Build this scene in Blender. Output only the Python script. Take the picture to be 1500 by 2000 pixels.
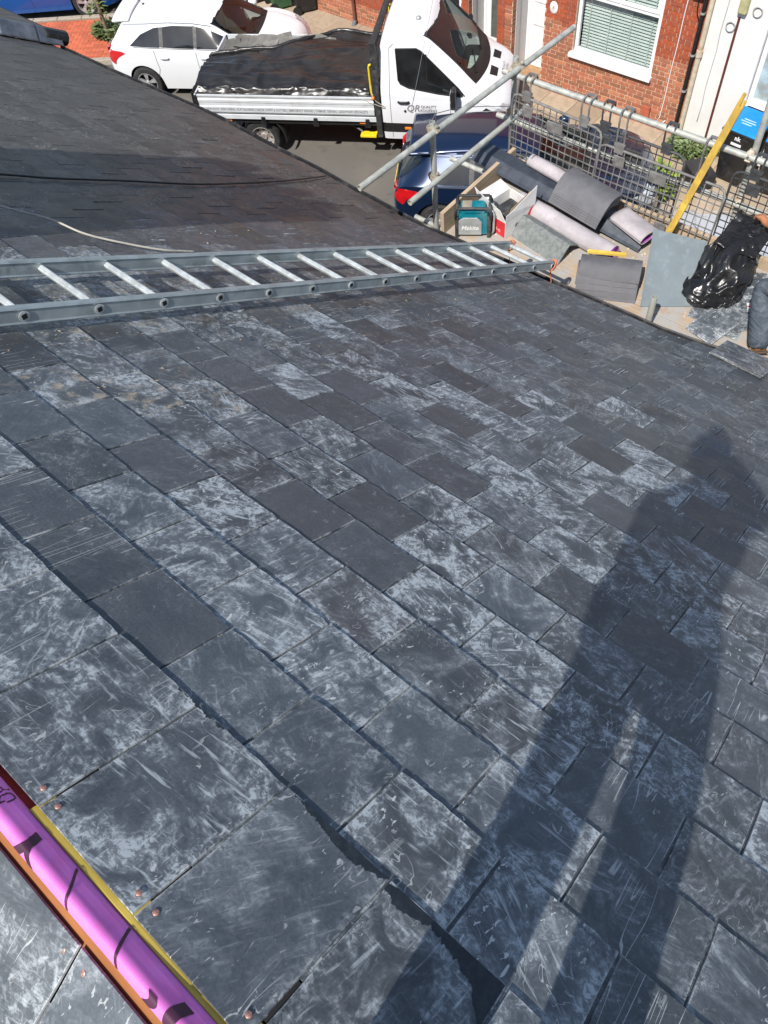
import bpy, bmesh, math, random
from mathutils import Vector, Matrix, Euler, noise as mnoise
R = math.radians
random.seed(11)
scene = bpy.context.scene
for o in list(bpy.data.objects):
    bpy.data.objects.remove(o)
COL = scene.collection

# ------------------------------------------------------------------ camera
cam = bpy.data.cameras.new('camera')
cam_ob = bpy.data.objects.new('camera', cam)
COL.objects.link(cam_ob)
RX = Vector((0.63965016, -0.76331906, -0.09050791))      # picture right, in the world
DX = Vector((-0.68589519, -0.51364975, -0.51547233))     # picture down
FX = Vector((0.34698049, 0.3918009, -0.85211302))        # view direction
m = Matrix((RX, -DX, -FX)).transposed().to_4x4()
m.translation = Vector((0, 0, 9.0))
cam_ob.matrix_world = m
cam.sensor_fit = 'VERTICAL'
cam.sensor_height = 36.0
cam.sensor_width = 27.0
cam.lens = 36.0 * 1507.0 / 2000.0
cam.clip_start = 0.02
cam.clip_end = 900.0
scene.camera = cam_ob

# ------------------------------------------------------------------ sky, sun, exposure
SUN_AZ, SUN_EL = 10.0, 51.0      # the light travels towards +X turned SUN_AZ towards +Y, downwards
ldir = Vector((math.cos(R(SUN_AZ)) * math.cos(R(SUN_EL)), math.sin(R(SUN_AZ)) * math.cos(R(SUN_EL)), -math.sin(R(SUN_EL))))
world = bpy.data.worlds.new('World')
scene.world = world
world.use_nodes = True
wn = world.node_tree
wn.nodes.clear()
sky = wn.nodes.new('ShaderNodeTexSky')
sky.sky_type = 'NISHITA'
sky.sun_disc = False
sky.sun_elevation = R(SUN_EL)
sky.sun_rotation = math.atan2(-ldir.x, -ldir.y)
sky.air_density = 1.0
sky.dust_density = 0.8
sky.ozone_density = 1.0
bg = wn.nodes.new('ShaderNodeBackground')
bg.inputs['Strength'].default_value = 0.12
wo = wn.nodes.new('ShaderNodeOutputWorld')
wn.links.new(sky.outputs[0], bg.inputs[0])
wn.links.new(bg.outputs[0], wo.inputs[0])
sun = bpy.data.lights.new('sun', 'SUN')
sun.energy = 4.8
sun.angle = R(0.53)
sun.color = (1.0, 0.955, 0.89)
sun_ob = bpy.data.objects.new('sun', sun)
COL.objects.link(sun_ob)
sun_ob.location = (-6, -2, 20)
sun_ob.rotation_euler = ldir.to_track_quat('-Z', 'Y').to_euler()
vs = scene.view_settings
vs.view_transform = 'Standard'
vs.look = 'None'
vs.exposure = 0.24
vs.gamma = 1.0
vs.use_curve_mapping = False
scene.render.engine = 'CYCLES'
scene.cycles.max_bounces = 5
scene.cycles.diffuse_bounces = 2
scene.cycles.glossy_bounces = 3
scene.cycles.transparent_max_bounces = 8

# ------------------------------------------------------------------ roof frame
TH = 0.592201498
CT, ST = math.cos(TH), math.sin(TH)
HC = 1.21
DN = Vector((CT, 0, -ST))
NN = Vector((ST, 0, CT))
_sag = [(-6, .02), (.0, .045), (.825, .05), (1.35, .008), (2.38, -.014), (3.0, -.032), (3.44, -.042), (4.1, -.015), (4.82, .02), (6.05, .06), (7.8, .037), (8.5, .034), (14, .03)]
def sag(D, Y):
    for (a, ca), (b, cb) in zip(_sag, _sag[1:]):
        if a <= Y <= b:
            t = (Y - a) / (b - a)
            t = t * t * (3 - 2 * t)
            return (ca + (cb - ca) * t) * max(0.0, (D - 1.0) / 4.64) ** 1.5
    return 0.0
def rp(D, Y, c=0.0):
    """a point of the street-side roof slope: D metres down the slope, Y along the ridge, c above the slates"""
    c = c + sag(D, Y)
    return Vector((D * CT + (c - HC) * ST, Y, 9.0 - D * ST + (c - HC) * CT))
ROOF_ROT = Matrix((Vector((0, -1, 0)), DN, NN)).transposed()      # local x = -Y, y = down slope, z = out
APEX = rp(.472, 0)

# ------------------------------------------------------------------ mesh helpers
def link(o, parent=None):
    COL.objects.link(o)
    if parent is not None:
        o.parent = parent
    return o
def tag(o, label=None, cat=None, group=None, kind=None):
    if label: o['label'] = label
    if cat: o['category'] = cat
    if group: o['group'] = group
    if kind: o['kind'] = kind
    return o
def thing(name, label, cat, loc=(0, 0, 0), rz=0.0, group=None, rot=None):
    o = bpy.data.objects.new(name, None)
    o.empty_display_size = .1
    COL.objects.link(o)
    o.location = loc
    o.rotation_euler = rot if rot is not None else (0, 0, rz)
    return tag(o, label, cat, group)
def frame(x, y, z):
    return Matrix((Vector(x), Vector(y), Vector(z))).transposed()
class MB:
    def __init__(s):
        s.v = []; s.f = []; s.uv = None
    def add(s, vs_, fs):
        b = len(s.v)
        s.v += [Vector(p) for p in vs_]
        s.f += [tuple(i + b for i in f) for f in fs]
        return s
    def box(s, lo, hi, M=None, o=None, taper=1.0):
        x0, y0, z0 = lo; x1, y1, z1 = hi
        cx, cy = (x0 + x1) / 2, (y0 + y1) / 2
        T = lambda x, y: (cx + (x - cx) * taper, cy + (y - cy) * taper)
        p = [(x0, y0, z0), (x1, y0, z0), (x1, y1, z0), (x0, y1, z0),
             (*T(x0, y0), z1), (*T(x1, y0), z1), (*T(x1, y1), z1), (*T(x0, y1), z1)]
        p = [Vector(q) for q in p]
        if M is not None: p = [M @ q for q in p]
        if o is not None: p = [q + Vector(o) for q in p]
        return s.add(p, [(3, 2, 1, 0), (4, 5, 6, 7), (0, 1, 5, 4), (1, 2, 6, 5), (2, 3, 7, 6), (3, 0, 4, 7)])
    def tube(s, a, b, r, n=12, r2=None, caps=True, inner=0.0):
        a, b = Vector(a), Vector(b)
        d = (b - a).normalized()
        u = d.orthogonal().normalized(); w = d.cross(u)
        r2 = r if r2 is None else r2
        ring = lambda c, q: [c + (u * math.cos(2 * math.pi * i / n) + w * math.sin(2 * math.pi * i / n)) * q for i in range(n)]
        p = ring(a, r) + ring(b, r2)
        f = [(i, (i + 1) % n, n + (i + 1) % n, n + i) for i in range(n)]
        if inner:
            p += ring(a, r * inner) + ring(b, r2 * inner)
            f += [(2 * n + (i + 1) % n, 2 * n + i, 3 * n + i, 3 * n + (i + 1) % n) for i in range(n)]
            f += [((i + 1) % n, i, 2 * n + i, 2 * n + (i + 1) % n) for i in range(n)]
            f += [(n + i, n + (i + 1) % n, 3 * n + (i + 1) % n, 3 * n + i) for i in range(n)]
        elif caps:
            f += [tuple(range(n - 1, -1, -1)), tuple(range(n, 2 * n))]
        return s.add(p, f)
    def path(s, pts, r, n=8, closed=False):
        pts = [Vector(p) for p in pts]
        rs = r if isinstance(r, (list, tuple)) else [r] * len(pts)
        rings = []; u = None
        k = len(pts)
        for i, p in enumerate(pts):
            d = (pts[(i + 1) % k] - pts[i - 1]) if closed else (pts[min(i + 1, k - 1)] - pts[max(i - 1, 0)])
            d.normalize()
            u = d.orthogonal().normalized() if u is None else (u - d * u.dot(d)).normalized()
            w = d.cross(u)
            rings += [p + (u * math.cos(2 * math.pi * j / n) + w * math.sin(2 * math.pi * j / n)) * rs[i] for j in range(n)]
        f = []
        for i in range(k if closed else k - 1):
            a, b = i * n, ((i + 1) % k) * n
            f += [(a + j, a + (j + 1) % n, b + (j + 1) % n, b + j) for j in range(n)]
        if not closed:
            f += [tuple(range(n - 1, -1, -1)), tuple(range((k - 1) * n, k * n))]
        return s.add(rings, f)
    def lathe(s, prof, n=24, M=None, o=None, caps=True):
        """profile of (radius, height) turned about local z"""
        p = []; f = []
        for r, z in prof:
            p += [Vector((r * math.cos(2 * math.pi * i / n), r * math.sin(2 * math.pi * i / n), z)) for i in range(n)]
        for k in range(len(prof) - 1):
            f += [(k * n + i, k * n + (i + 1) % n, (k + 1) * n + (i + 1) % n, (k + 1) * n + i) for i in range(n)]
        if caps and prof[0][0] > 1e-5: f.append(tuple(range(n - 1, -1, -1)))
        if caps and prof[-1][0] > 1e-5: f.append(tuple(range((len(prof) - 1) * n, len(prof) * n)))
        if M is not None: p = [M @ q for q in p]
        if o is not None: p = [q + Vector(o) for q in p]
        return s.add(p, f)
    def prism(s, out, z0, z1, M=None, o=None):
        n = len(out)
        p = [Vector((x, y, z0)) for x, y in out] + [Vector((x, y, z1)) for x, y in out]
        if M is not None: p = [M @ q for q in p]
        if o is not None: p = [q + Vector(o) for q in p]
        return s.add(p, [tuple(range(n - 1, -1, -1)), tuple(range(n, 2 * n))] + [(i, (i + 1) % n, n + (i + 1) % n, n + i) for i in range(n)])
    def grid(s, fn, nu, nv, closed_u=False):
        p = [fn(i / nu, j / nv) for j in range(nv + 1) for i in range(nu + 1)]
        return s.add(p, [(j * (nu + 1) + i, j * (nu + 1) + i + 1, (j + 1) * (nu + 1) + i + 1, (j + 1) * (nu + 1) + i) for j in range(nv) for i in range(nu)])
    def mesh(s, name):
        me = bpy.data.meshes.new(name)
        me.from_pydata([tuple(p) for p in s.v], [], s.f)
        me.validate()
        me.update()
        return me
    def build(s, name, mt, parent=None, smooth=False, loc=None, rot=None, bevel=0.0, seg=2, solid=0.0, weld=False, angle=40):
        me = s.mesh(name)
        me.materials.append(mt)
        o = bpy.data.objects.new(name, me)
        link(o, parent)
        if loc is not None: o.location = loc
        if rot is not None: o.rotation_euler = rot.to_euler() if isinstance(rot, Matrix) else rot
        if smooth: me.shade_smooth()
        if smooth == 'auto':
            me.set_sharp_from_angle(angle=R(angle))
        if weld:
            w = o.modifiers.new('weld', 'WELD'); w.merge_threshold = 1e-4
        if solid:
            sm = o.modifiers.new('solid', 'SOLIDIFY'); sm.thickness = solid; sm.offset = 0
        if bevel:
            b = o.modifiers.new('bevel', 'BEVEL'); b.width = bevel; b.segments = seg; b.limit_method = 'ANGLE'; b.angle_limit = R(35)
        return o
def place(mesh, name, parent=None, loc=(0, 0, 0), rot=None, color=None):
    o = bpy.data.objects.new(name, mesh)
    link(o, parent)
    o.location = loc
    if rot is not None:
        o.rotation_euler = rot.to_euler() if isinstance(rot, Matrix) else rot
    if color is not None: o.color = color
    return o
_fonts = {}
def text_mb(txt, size, align='CENTER', fn=None, bold=0.0, shear=0.0):
    """lettering as flat faces; fn maps (x, y) of the writing to a point"""
    cu = bpy.data.curves.new('lettering', 'FONT')
    cu.body = txt; cu.size = size; cu.align_x = align; cu.align_y = 'CENTER'
    cu.offset = bold; cu.shear = shear; cu.resolution_u = 2
    o = bpy.data.objects.new('lettering', cu)
    COL.objects.link(o)
    me = bpy.data.meshes.new_from_object(o.evaluated_get(bpy.context.evaluated_depsgraph_get()))
    mb = MB()
    fn = fn or (lambda x, y: Vector((x, y, 0)))
    mb.add([fn(v.co.x, v.co.y) for v in me.vertices], [tuple(p.vertices) for p in me.polygons])
    bpy.data.objects.remove(o); bpy.data.curves.remove(cu); bpy.data.meshes.remove(me)
    return mb
def lerp(tab, x):
    if x <= tab[0][0]: return tab[0][1]
    for (a, va), (b, vb) in zip(tab, tab[1:]):
        if x <= b:
            return va + (vb - va) * (x - a) / (b - a)
    return tab[-1][1]
def slerp(tab, x):
    if x <= tab[0][0]: return tab[0][1]
    n = len(tab)
    for i in range(n - 1):
        a, va = tab[i]; b, vb = tab[i + 1]
        if x <= b:
            t = (x - a) / (b - a)
            ma = (vb - tab[i - 1][1]) / (b - tab[i - 1][0]) if i > 0 else (vb - va) / (b - a)
            mb_ = (tab[i + 2][1] - va) / (tab[i + 2][0] - a) if i + 2 < n else (vb - va) / (b - a)
            hh = b - a; t2 = t * t; t3 = t2 * t
            return (2*t3-3*t2+1)*va + (t3-2*t2+t)*hh*ma + (-2*t3+3*t2)*vb + (t3-t2)*hh*mb_
    return tab[-1][1]

# ------------------------------------------------------------------ materials
class NT:
    def __init__(s, name):
        s.m = bpy.data.materials.new(name); s.m.use_nodes = True
        s.t = s.m.node_tree; s.t.nodes.clear()
        s.out = s.t.nodes.new('ShaderNodeOutputMaterial')
        s.b = s.t.nodes.new('ShaderNodeBsdfPrincipled')
        s.t.links.new(s.b.outputs[0], s.out.inputs[0])
    def _set(s, sock, v):
        if v is None: return
        if isinstance(v, bpy.types.NodeSocket): s.t.links.new(v, sock)
        else:
            if isinstance(v, (tuple, list)) and sock.type == 'RGBA' and len(v) == 3: v = (*v, 1)
            sock.default_value = v
    def math(s, op, a, b=None, c=None, clamp=False):
        n = s.t.nodes.new('ShaderNodeMath'); n.operation = op; n.use_clamp = clamp
        s._set(n.inputs[0], a); s._set(n.inputs[1], b); s._set(n.inputs[2], c)
        return n.outputs[0]
    def vmath(s, op, a, b=None, scale=None):
        n = s.t.nodes.new('ShaderNodeVectorMath'); n.operation = op
        s._set(n.inputs[0], a); s._set(n.inputs[1], b)
        if scale is not None: s._set(n.inputs['Scale'], scale)
        return n.outputs[1] if op == 'LENGTH' else n.outputs[0]
    def mix(s, f, a, b, mode='MIX'):
        n = s.t.nodes.new('ShaderNodeMix'); n.data_type = 'RGBA'; n.blend_type = mode
        s._set(n.inputs['Factor'], f); s._set(n.inputs[6], a); s._set(n.inputs[7], b)
        return n.outputs[2]
    def noise(s, vec, scale, detail=4, rough=.55, dist=0.0, out=0):
        n = s.t.nodes.new('ShaderNodeTexNoise')
        s._set(n.inputs['Vector'], vec); s._set(n.inputs['Scale'], scale)
        n.inputs['Detail'].default_value = detail; n.inputs['Roughness'].default_value = rough
        n.inputs['Distortion'].default_value = dist
        return n.outputs[out]
    def voro(s, vec, scale, out='Distance', feature='F1'):
        n = s.t.nodes.new('ShaderNodeTexVoronoi'); n.feature = feature
        s._set(n.inputs['Vector'], vec); s._set(n.inputs['Scale'], scale)
        return n.outputs[out]
    def ramp(s, x, lo, hi, a=0.0, b=1.0, smooth=True):
        n = s.t.nodes.new('ShaderNodeMapRange'); n.interpolation_type = 'SMOOTHSTEP' if smooth else 'LINEAR'
        s._set(n.inputs[0], x)
        n.inputs[1].default_value = lo; n.inputs[2].default_value = hi
        n.inputs[3].default_value = a; n.inputs[4].default_value = b
        return n.outputs[0]
    def mapping(s, vec, scale=(1, 1, 1), rot=None, loc=None):
        n = s.t.nodes.new('ShaderNodeMapping')
        s._set(n.inputs[0], vec)
        n.inputs['Scale'].default_value = scale
        if rot is not None: s._set(n.inputs['Rotation'], rot)
        if loc is not None: s._set(n.inputs['Location'], loc)
        return n.outputs[0]
    def comb(s, x=0.0, y=0.0, z=0.0):
        n = s.t.nodes.new('ShaderNodeCombineXYZ')
        for i, v in enumerate((x, y, z)): s._set(n.inputs[i], v)
        return n.outputs[0]
    def sep(s, v):
        n = s.t.nodes.new('ShaderNodeSeparateXYZ'); s._set(n.inputs[0], v)
        return n.outputs
    def sepc(s, v):
        n = s.t.nodes.new('ShaderNodeSeparateColor'); s._set(n.inputs[0], v)
        return n.outputs
    def node(s, t): return s.t.nodes.new(t)
    def obj(s): return s.t.nodes.new('ShaderNodeTexCoord').outputs['Object']
    def rnd(s): return s.t.nodes.new('ShaderNodeObjectInfo').outputs['Random']
    def bump(s, hgt, strength=.3, dist=.01):
        n = s.t.nodes.new('ShaderNodeBump')
        n.inputs['Strength'].default_value = strength; n.inputs['Distance'].default_value = dist
        s._set(n.inputs['Height'], hgt)
        s._set(s.b.inputs['Normal'], n.outputs[0])
    def set(s, color=None, rough=None, metal=None, spec=None, coat=None, coat_r=None, trans=None, ior=None, alpha=None, sheen=None, emis=None):
        for k, v in (('Base Color', color), ('Roughness', rough), ('Metallic', metal), ('Specular IOR Level', spec), ('Coat Weight', coat),
                     ('Coat Roughness', coat_r), ('Transmission Weight', trans), ('IOR', ior), ('Alpha', alpha), ('Sheen Weight', sheen)):
            if v is not None: s._set(s.b.inputs[k], v)
        return s.m
def plain(name, col, rough=.5, metal=0.0, var=.18, scale=12.0, dirt=None, dirt_amt=.5, dirt_scale=5.0, bump=0.0, bscale=60.0, bdist=.004, coat=0.0, spec=.5, randv=0.0, stretch=None):
    """a procedural paint / plastic / metal with uneven tone, optional dirt and fine relief"""
    n = NT(name); v = n.obj()
    if stretch: v = n.mapping(v, scale=stretch)
    a = n.noise(v, scale, 5, .6)
    f = n.ramp(a, .3, .7)
    lo = tuple(c * (1 - var) for c in col); hi = tuple(min(1, c * (1 + var)) for c in col)
    c = n.mix(f, lo, hi)
    if randv:
        rv = n.ramp(n.rnd(), 0, 1, 1 - randv, 1 + randv, False)
        c = n.mix(1.0, c, n.comb(rv, rv, rv), 'MULTIPLY')
    if dirt is not None:
        d = n.ramp(n.noise(n.vmath('ADD', v, (7, 3, 1)), dirt_scale, 8, .68, .4), .5, .68)
        c = n.mix(n.math('MULTIPLY', d, dirt_amt), c, dirt)
    n.set(c, n.ramp(a, .2, .8, max(.02, rough - .06), min(1, rough + .08)), metal, spec, coat, .05)
    if bump: n.bump(n.noise(v, bscale, 4, .6), bump, bdist)
    return n.m
def slate_mat(name, old=False, joined=False):
    n = NT(name)
    uvn = n.node('ShaderNodeUVMap'); uvn.uv_map = 'uv'
    uv = uvn.outputs[0]
    if joined:
        at = n.node('ShaderNodeAttribute'); at.attribute_name = 'tone'
        col, rnd = at.outputs['Color'], at.outputs['Alpha']
    else:
        oi = n.node('ShaderNodeObjectInfo')
        col, rnd = oi.outputs['Color'], oi.outputs['Random']
    ch = n.sepc(col)
    scuff, purple, dust = ch[0], ch[1], ch[2]
    off = n.comb(n.math('MULTIPLY', rnd, 91.0), n.math('MULTIPLY', rnd, 57.0), n.math('MULTIPLY', rnd, 23.0))
    v = n.vmath('ADD', uv, off)
    ang = n.comb(0.0, 0.0, n.math('MULTIPLY', n.math('FRACT', n.math('MULTIPLY', rnd, 7.3)), 3.1416))
    vr = n.mapping(v, (1, 1, 1), rot=ang)
    low = n.noise(v, 7, 2, .6)
    fine = n.noise(v, 160, 2, .7)
    if old:
        c = n.mix(n.ramp(low, .3, .7), (.046, .045, .044), (.082, .080, .077))
        c = n.mix(purple, c, (.064, .058, .055))
    else:
        c = n.mix(n.ramp(low, .3, .7), (.060, .073, .086), (.088, .104, .120))
        c = n.mix(purple, c, (.068, .069, .076))
    val = n.ramp(n.math('FRACT', n.math('MULTIPLY', rnd, 13.7)), 0, 1, .8, 1.2, False)
    c = n.mix(1.0, c, n.comb(val, val, val), 'MULTIPLY')
    grain = n.ramp(fine, .25, .75, .82, 1.18)
    c = n.mix(1.0, c, n.comb(grain, grain, grain), 'MULTIPLY')
    # pale cleft lines along the grain of the stone
    cle = n.noise(n.mapping(vr, (10, 75, 1)), 1.0, 3, .62, .35)
    fr_ = lambda k: n.math('FRACT', n.math('MULTIPLY', rnd, k))
    wA, wB, wC, wD = fr_(3.17), fr_(5.71), fr_(23.9), fr_(11.3)
    clem = n.math('MULTIPLY', n.ramp(cle, .57, .70), n.math('MULTIPLY', wC, .75))
    # powdery scuffs: cloudy patches, brushed streaks, flakes and thin scratches, in other shares on every slate
    vsz = n.vmath('SCALE', v, scale=n.math('ADD', .55, wD))
    pn = n.noise(vsz, 9.0, 4, .66, .9)
    patch = n.ramp(pn, .44, .64)
    stk = n.ramp(n.noise(n.mapping(vr, (14, 95, 1)), 1.0, 3, .7, .25), .54, .65)
    stk2 = n.ramp(n.noise(n.mapping(vr, (120, 11, 1), loc=(4, 1, 0)), 1.0, 3, .7, .3), .57, .67)
    flak = n.ramp(n.noise(n.mapping(v, (75, 34, 1)), 1.0, 3, .62, .8), .625, .660)
    flkm = n.ramp(n.noise(n.vmath('ADD', v, (1, 4, 7)), 6.0, 1, .5), .44, .60)
    ct = n.noise(n.mapping(vr, (9, 15, 1), loc=(2, 8, 0)), 1.0, 2, .55, 1.4)
    vein = n.ramp(n.math('ABSOLUTE', n.math('SUBTRACT', ct, .5)), .003, .0085, 1, 0)
    veinm = n.math('MULTIPLY', vein, n.ramp(low, .52, .62))
    mr = n.noise(v, 60, 3, .75, .6)
    mott = n.ramp(mr, .42, .68)
    a = n.math('MULTIPLY', patch, n.math('ADD', n.math('MULTIPLY', mott, n.math('ADD', n.math('MULTIPLY', wA, 1.1), .30)), n.math('MULTIPLY', stk, n.math('ADD', n.math('MULTIPLY', wB, .75), .05))))
    a = n.math('ADD', a, n.math('MULTIPLY', n.ramp(pn, .36, .7), .20))
    a = n.math('ADD', a, n.math('MULTIPLY', n.math('MULTIPLY', stk2, patch), n.math('MULTIPLY', wC, .6)))
    a = n.math('ADD', a, clem)
    a = n.math('MULTIPLY', a, n.math('MULTIPLY', scuff, 1.3))
    hard = n.math('ADD', n.math('MULTIPLY', flak, flkm), n.math('MULTIPLY', veinm, .6))
    hard = n.math('MULTIPLY', hard, n.math('ADD', n.math('MULTIPLY', scuff, .85), .14))
    if not old:
        dn = n.noise(n.mapping(v, (30, 2.0, 1), loc=(7, 5, 0)), 1.0, 1, .5, .6)
        drip = n.math('MULTIPLY', n.ramp(n.math('ABSOLUTE', n.math('SUBTRACT', dn, .5)), .004, .013, 1, 0), n.math('MULTIPLY', n.ramp(low, .50, .58), n.math('GREATER_THAN', wB, .62)))
        hard = n.math('ADD', hard, n.math('MULTIPLY', drip, n.math('SUBTRACT', .75, n.math('MULTIPLY', scuff, .6))))
    # chipped pale arrises
    s_ = n.sep(uv)
    e1 = n.math('SUBTRACT', .123, n.math('ABSOLUTE', s_[0]))
    e2 = n.math('ABSOLUTE', s_[1])
    ed = n.math('ADD', n.math('MINIMUM', e1, e2), n.math('MULTIPLY', n.math('SUBTRACT', n.noise(v, 130, 2, .7), .5), .009))
    edge = n.math('MULTIPLY', n.ramp(ed, .0005, .0045, 1, 0), n.ramp(pn, .40, .58))
    soft_e = n.math('MULTIPLY', n.ramp(ed, .0, .035, .55, 0), n.math('MULTIPLY', scuff, mott))
    if old:
        lich = n.ramp(n.noise(n.mapping(v, (75, 50, 1)), 1.0, 3, .7, .5), .585, .65)
        lm = n.ramp(n.noise(v, 3.5, 2, .6), .44, .62)
        c = n.mix(n.math('MULTIPLY', a, .30), c, (.30, .31, .31))
        c = n.mix(n.math('MULTIPLY', n.math('MULTIPLY', lich, lm), n.math('ADD', n.math('MULTIPLY', scuff, .9), .08)), c, n.mix(n.ramp(low, .5, .66), (.55, .54, .48), (.38, .33, .17)))
        c = n.mix(n.math('MULTIPLY', edge, .3), c, (.18, .18, .17))
    else:
        c = n.mix(n.math('MINIMUM', n.math('ADD', a, soft_e), .80), c, (.54, .585, .61))
        c = n.mix(n.math('MINIMUM', n.math('ADD', hard, n.math('MULTIPLY', edge, .6)), .85), c, (.64, .66, .65))
    dm = n.ramp(n.noise(n.mapping(v, (26, 17, 1)), 1.0, 4, .75, .6), .50, .68)
    c = n.mix(n.math('MULTIPLY', n.math('MULTIPLY', dm, dust), .8), c, (.42, .35, .26))
    n.set(c, n.ramp(low, .3, .7, .40, .56), 0.0, .5)
    hgt = n.math('ADD', n.math('MULTIPLY', cle, .6), n.math('ADD', n.math('MULTIPLY', low, 1.3), n.math('MULTIPLY', fine, .22)))
    n.bump(hgt, .34 if not old else .5, .004)
    return n.m
M_SLATE = slate_mat('slate_new'); M_SLATE_J = slate_mat('slate_new_joined', joined=True)
M_OLD = slate_mat('slate_old', old=True); M_OLD_J = slate_mat('slate_old_joined', old=True, joined=True)

SL_L, SL_T, GAUGE, D0 = .435, .0045, .2075, .855
TILT = math.atan(.0060 / GAUGE)
def slate_mesh(seed, mt, w=.246, rough=1.0, L=SL_L):
    r = random.Random(seed)
    hw = w / 2
    out = [(-hw, -L), (hw, -L), (hw + r.uniform(-.0012, .0006), -.27), (hw + r.uniform(-.0018, .0008), -.18), (hw + r.uniform(-.0018, .0008), -.07)]
    k = 10
    clip = r.random()
    for i in range(k + 1):
        x = hw - w * i / k
        y = r.uniform(-.0020, .0016) * rough
        if i in (0, k): y -= r.uniform(.0, .002) * (3.5 if clip > .86 else 1.0) * rough
        if r.random() < .05 * rough: y -= .004
        x += r.uniform(-.003, .003) if 0 < i < k else 0
        out.append((x, y))
    out += [(-hw - r.uniform(-.0018, .0008), -.07), (-hw - r.uniform(-.0018, .0008), -.18), (-hw - r.uniform(-.0012, .0006), -.27)]
    n = len(out)
    cx, cy = 0, -L / 2
    top = []
    for x, y in out:
        top.append((x - math.copysign(.0012, x), y - (.0016 if y > -.03 else 0), 0))
    bot = [(x, y, -SL_T) for x, y in out]
    me = bpy.data.meshes.new('slate')
    me.from_pydata(top + bot, [], [tuple(range(n))] + [(i, n + i, n + (i + 1) % n, (i + 1) % n) for i in range(n)])
    uvl = me.uv_layers.new(name='uv')
    for lp in me.loops:
        co = me.vertices[lp.vertex_index].co
        uvl.data[lp.index].uv = (co.x * .246 / w, co.y)
    me.materials.append(mt)
    me.update()
    return me
def join_slates(name, items, mt, parent):
    """items: (mesh, 4x4 matrix, tone) collected into one mesh"""
    vs_, fs, uvs, tones = [], [], [], []
    for me, M, tone in items:
        b = len(vs_)
        vs_ += [tuple(M @ v.co) for v in me.vertices]
        ul = me.uv_layers['uv'].data
        for p in me.polygons:
            fs.append(tuple(i + b for i in p.vertices))
            for li in p.loop_indices:
                uvs.append(ul[li].uv[:]); tones.append(tone)
    me = bpy.data.meshes.new(name)
    me.from_pydata(vs_, [], fs)
    ul = me.uv_layers.new(name='uv')
    ul.data.foreach_set('uv', [c for u in uvs for c in u])
    ca = me.color_attributes.new('tone', 'FLOAT_COLOR', 'CORNER')
    ca.data.foreach_set('color', [c for t in tones for c in t])
    me.materials.append(mt)
    o = bpy.data.objects.new(name, me)
    link(o, parent)
    return tag(o, kind='stuff')

CLEAN = [(.96, .94), (.96, 1.41), (1.6, 1.06), (1.82, .95), (2.29, .9), (2.24, 1.54), (2.01, 1.58), (2.06, 1.83), (2.68, 1.17), (3.1, 1.19), (3.12, .8), (2.72, .38), (3.11, .17), (2.38, .19), (1.93, .11), (3.5, .78), (2.43, 1.53), (2.83, .07), (1.45, 2.1)]
WHITE = [(2.67, 1.4), (2.92, 1.28), (2.84, 1.06), (2.14, .98), (2.39, .89), (2.65, .68), (3.26, 1.03), (3.7, .91), (2.76, .67), (3.28, .54), (2.27, 1.68), (2.8, 2.03), (3.0, .45), (2.2, .35), (2.9, -.05)]
def tone_new(D, Y, r):
    """how scuffed, how purple, how dusty a slate is"""
    near = max(0, min(1, (2.9 - D) / 1.2))
    s = (.12 + 1.0 * r.random() ** .8) * (.50 + .5 * near)
    if r.random() < .13: s *= .3
    if D < .9: s = r.uniform(.5, .72)
    d = 0.0
    if Y > 1.5:
        d = max(0, min(1, (Y - 1.5) / 1.0)) * r.uniform(.2, 1.0) * .7
        s *= .85
    if D > 3.6: s *= r.uniform(.5, 1.0)
    if D > 4.4 and r.random() < .4: d = max(d, r.uniform(.1, .4))
    p = max(0, min(1, r.gauss(.32, .28))) * (.4 if D < 1.3 else 1)
    return s, p, d
DUSTY = [(1.30, 1.98), (1.78, 1.62), (1.64, 1.74), (2.06, 2.4), (1.60, 2.27), (2.1, 2.19)]
PARTY = 3.30
new_meshes = [slate_mesh(100 + i, M_SLATE) for i in range(14)]
top_meshes = [slate_mesh(200 + i, M_SLATE, L=.347) for i in range(8)]
old_meshes = [slate_mesh(300 + i, M_OLD, rough=1.6) for i in range(10)]

def slate_matrix(D, Y, c, r, jit=1.0):
    p = rp(D, Y, c + r.uniform(-.0006, .0010) * jit)
    # follow the dip of the roof
    e = .1
    dz = (sag(D, Y) - sag(D - e, Y)) / e
    dy = (sag(D, Y - e) - sag(D, Y + e)) / (2 * e)
    M = ROOF_ROT @ Euler((TILT + dz + r.uniform(-.002, .003) * jit, -dy + r.uniform(-.004, .004) * jit, r.uniform(-.004, .004) * jit)).to_matrix()
    M = M.to_4x4(); M.translation = p
    return M

# ------------------------------------------------------------------ the houses we stand on
M_DECK = plain('roofing_felt', (.03, .03, .032), .9)
M_WALLB = plain('stock_brick_wall', (.30, .13, .08), .9, var=.3, scale=30, bump=.3)
M_LEADGREY = plain('lead_sheet', (.17, .19, .22), .45, .4, .25, 9, dirt=(.30, .31, .32), dirt_amt=.4, bump=.35, bscale=14, bdist=.02)
M_GUTTER = plain('black_gutter_plastic', (.018, .018, .020), .38, var=.25, dirt=(.10, .095, .085), dirt_amt=.55, dirt_scale=9)
M_POT = plain('terracotta', (.42, .17, .09), .8, bump=.2)
house_l = 'terraced house under the new dark slate roof in the foreground'
own = thing('terraced_house', house_l, 'house', (0, 0, 0))
nb = thing('terraced_house', 'neighbouring terraced house with old lichen-flecked slates beyond the ladder', 'house')
far = thing('terraced_house', 'end house with raised slate roof edged by crinkled grey lead flashing', 'house')
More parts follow.
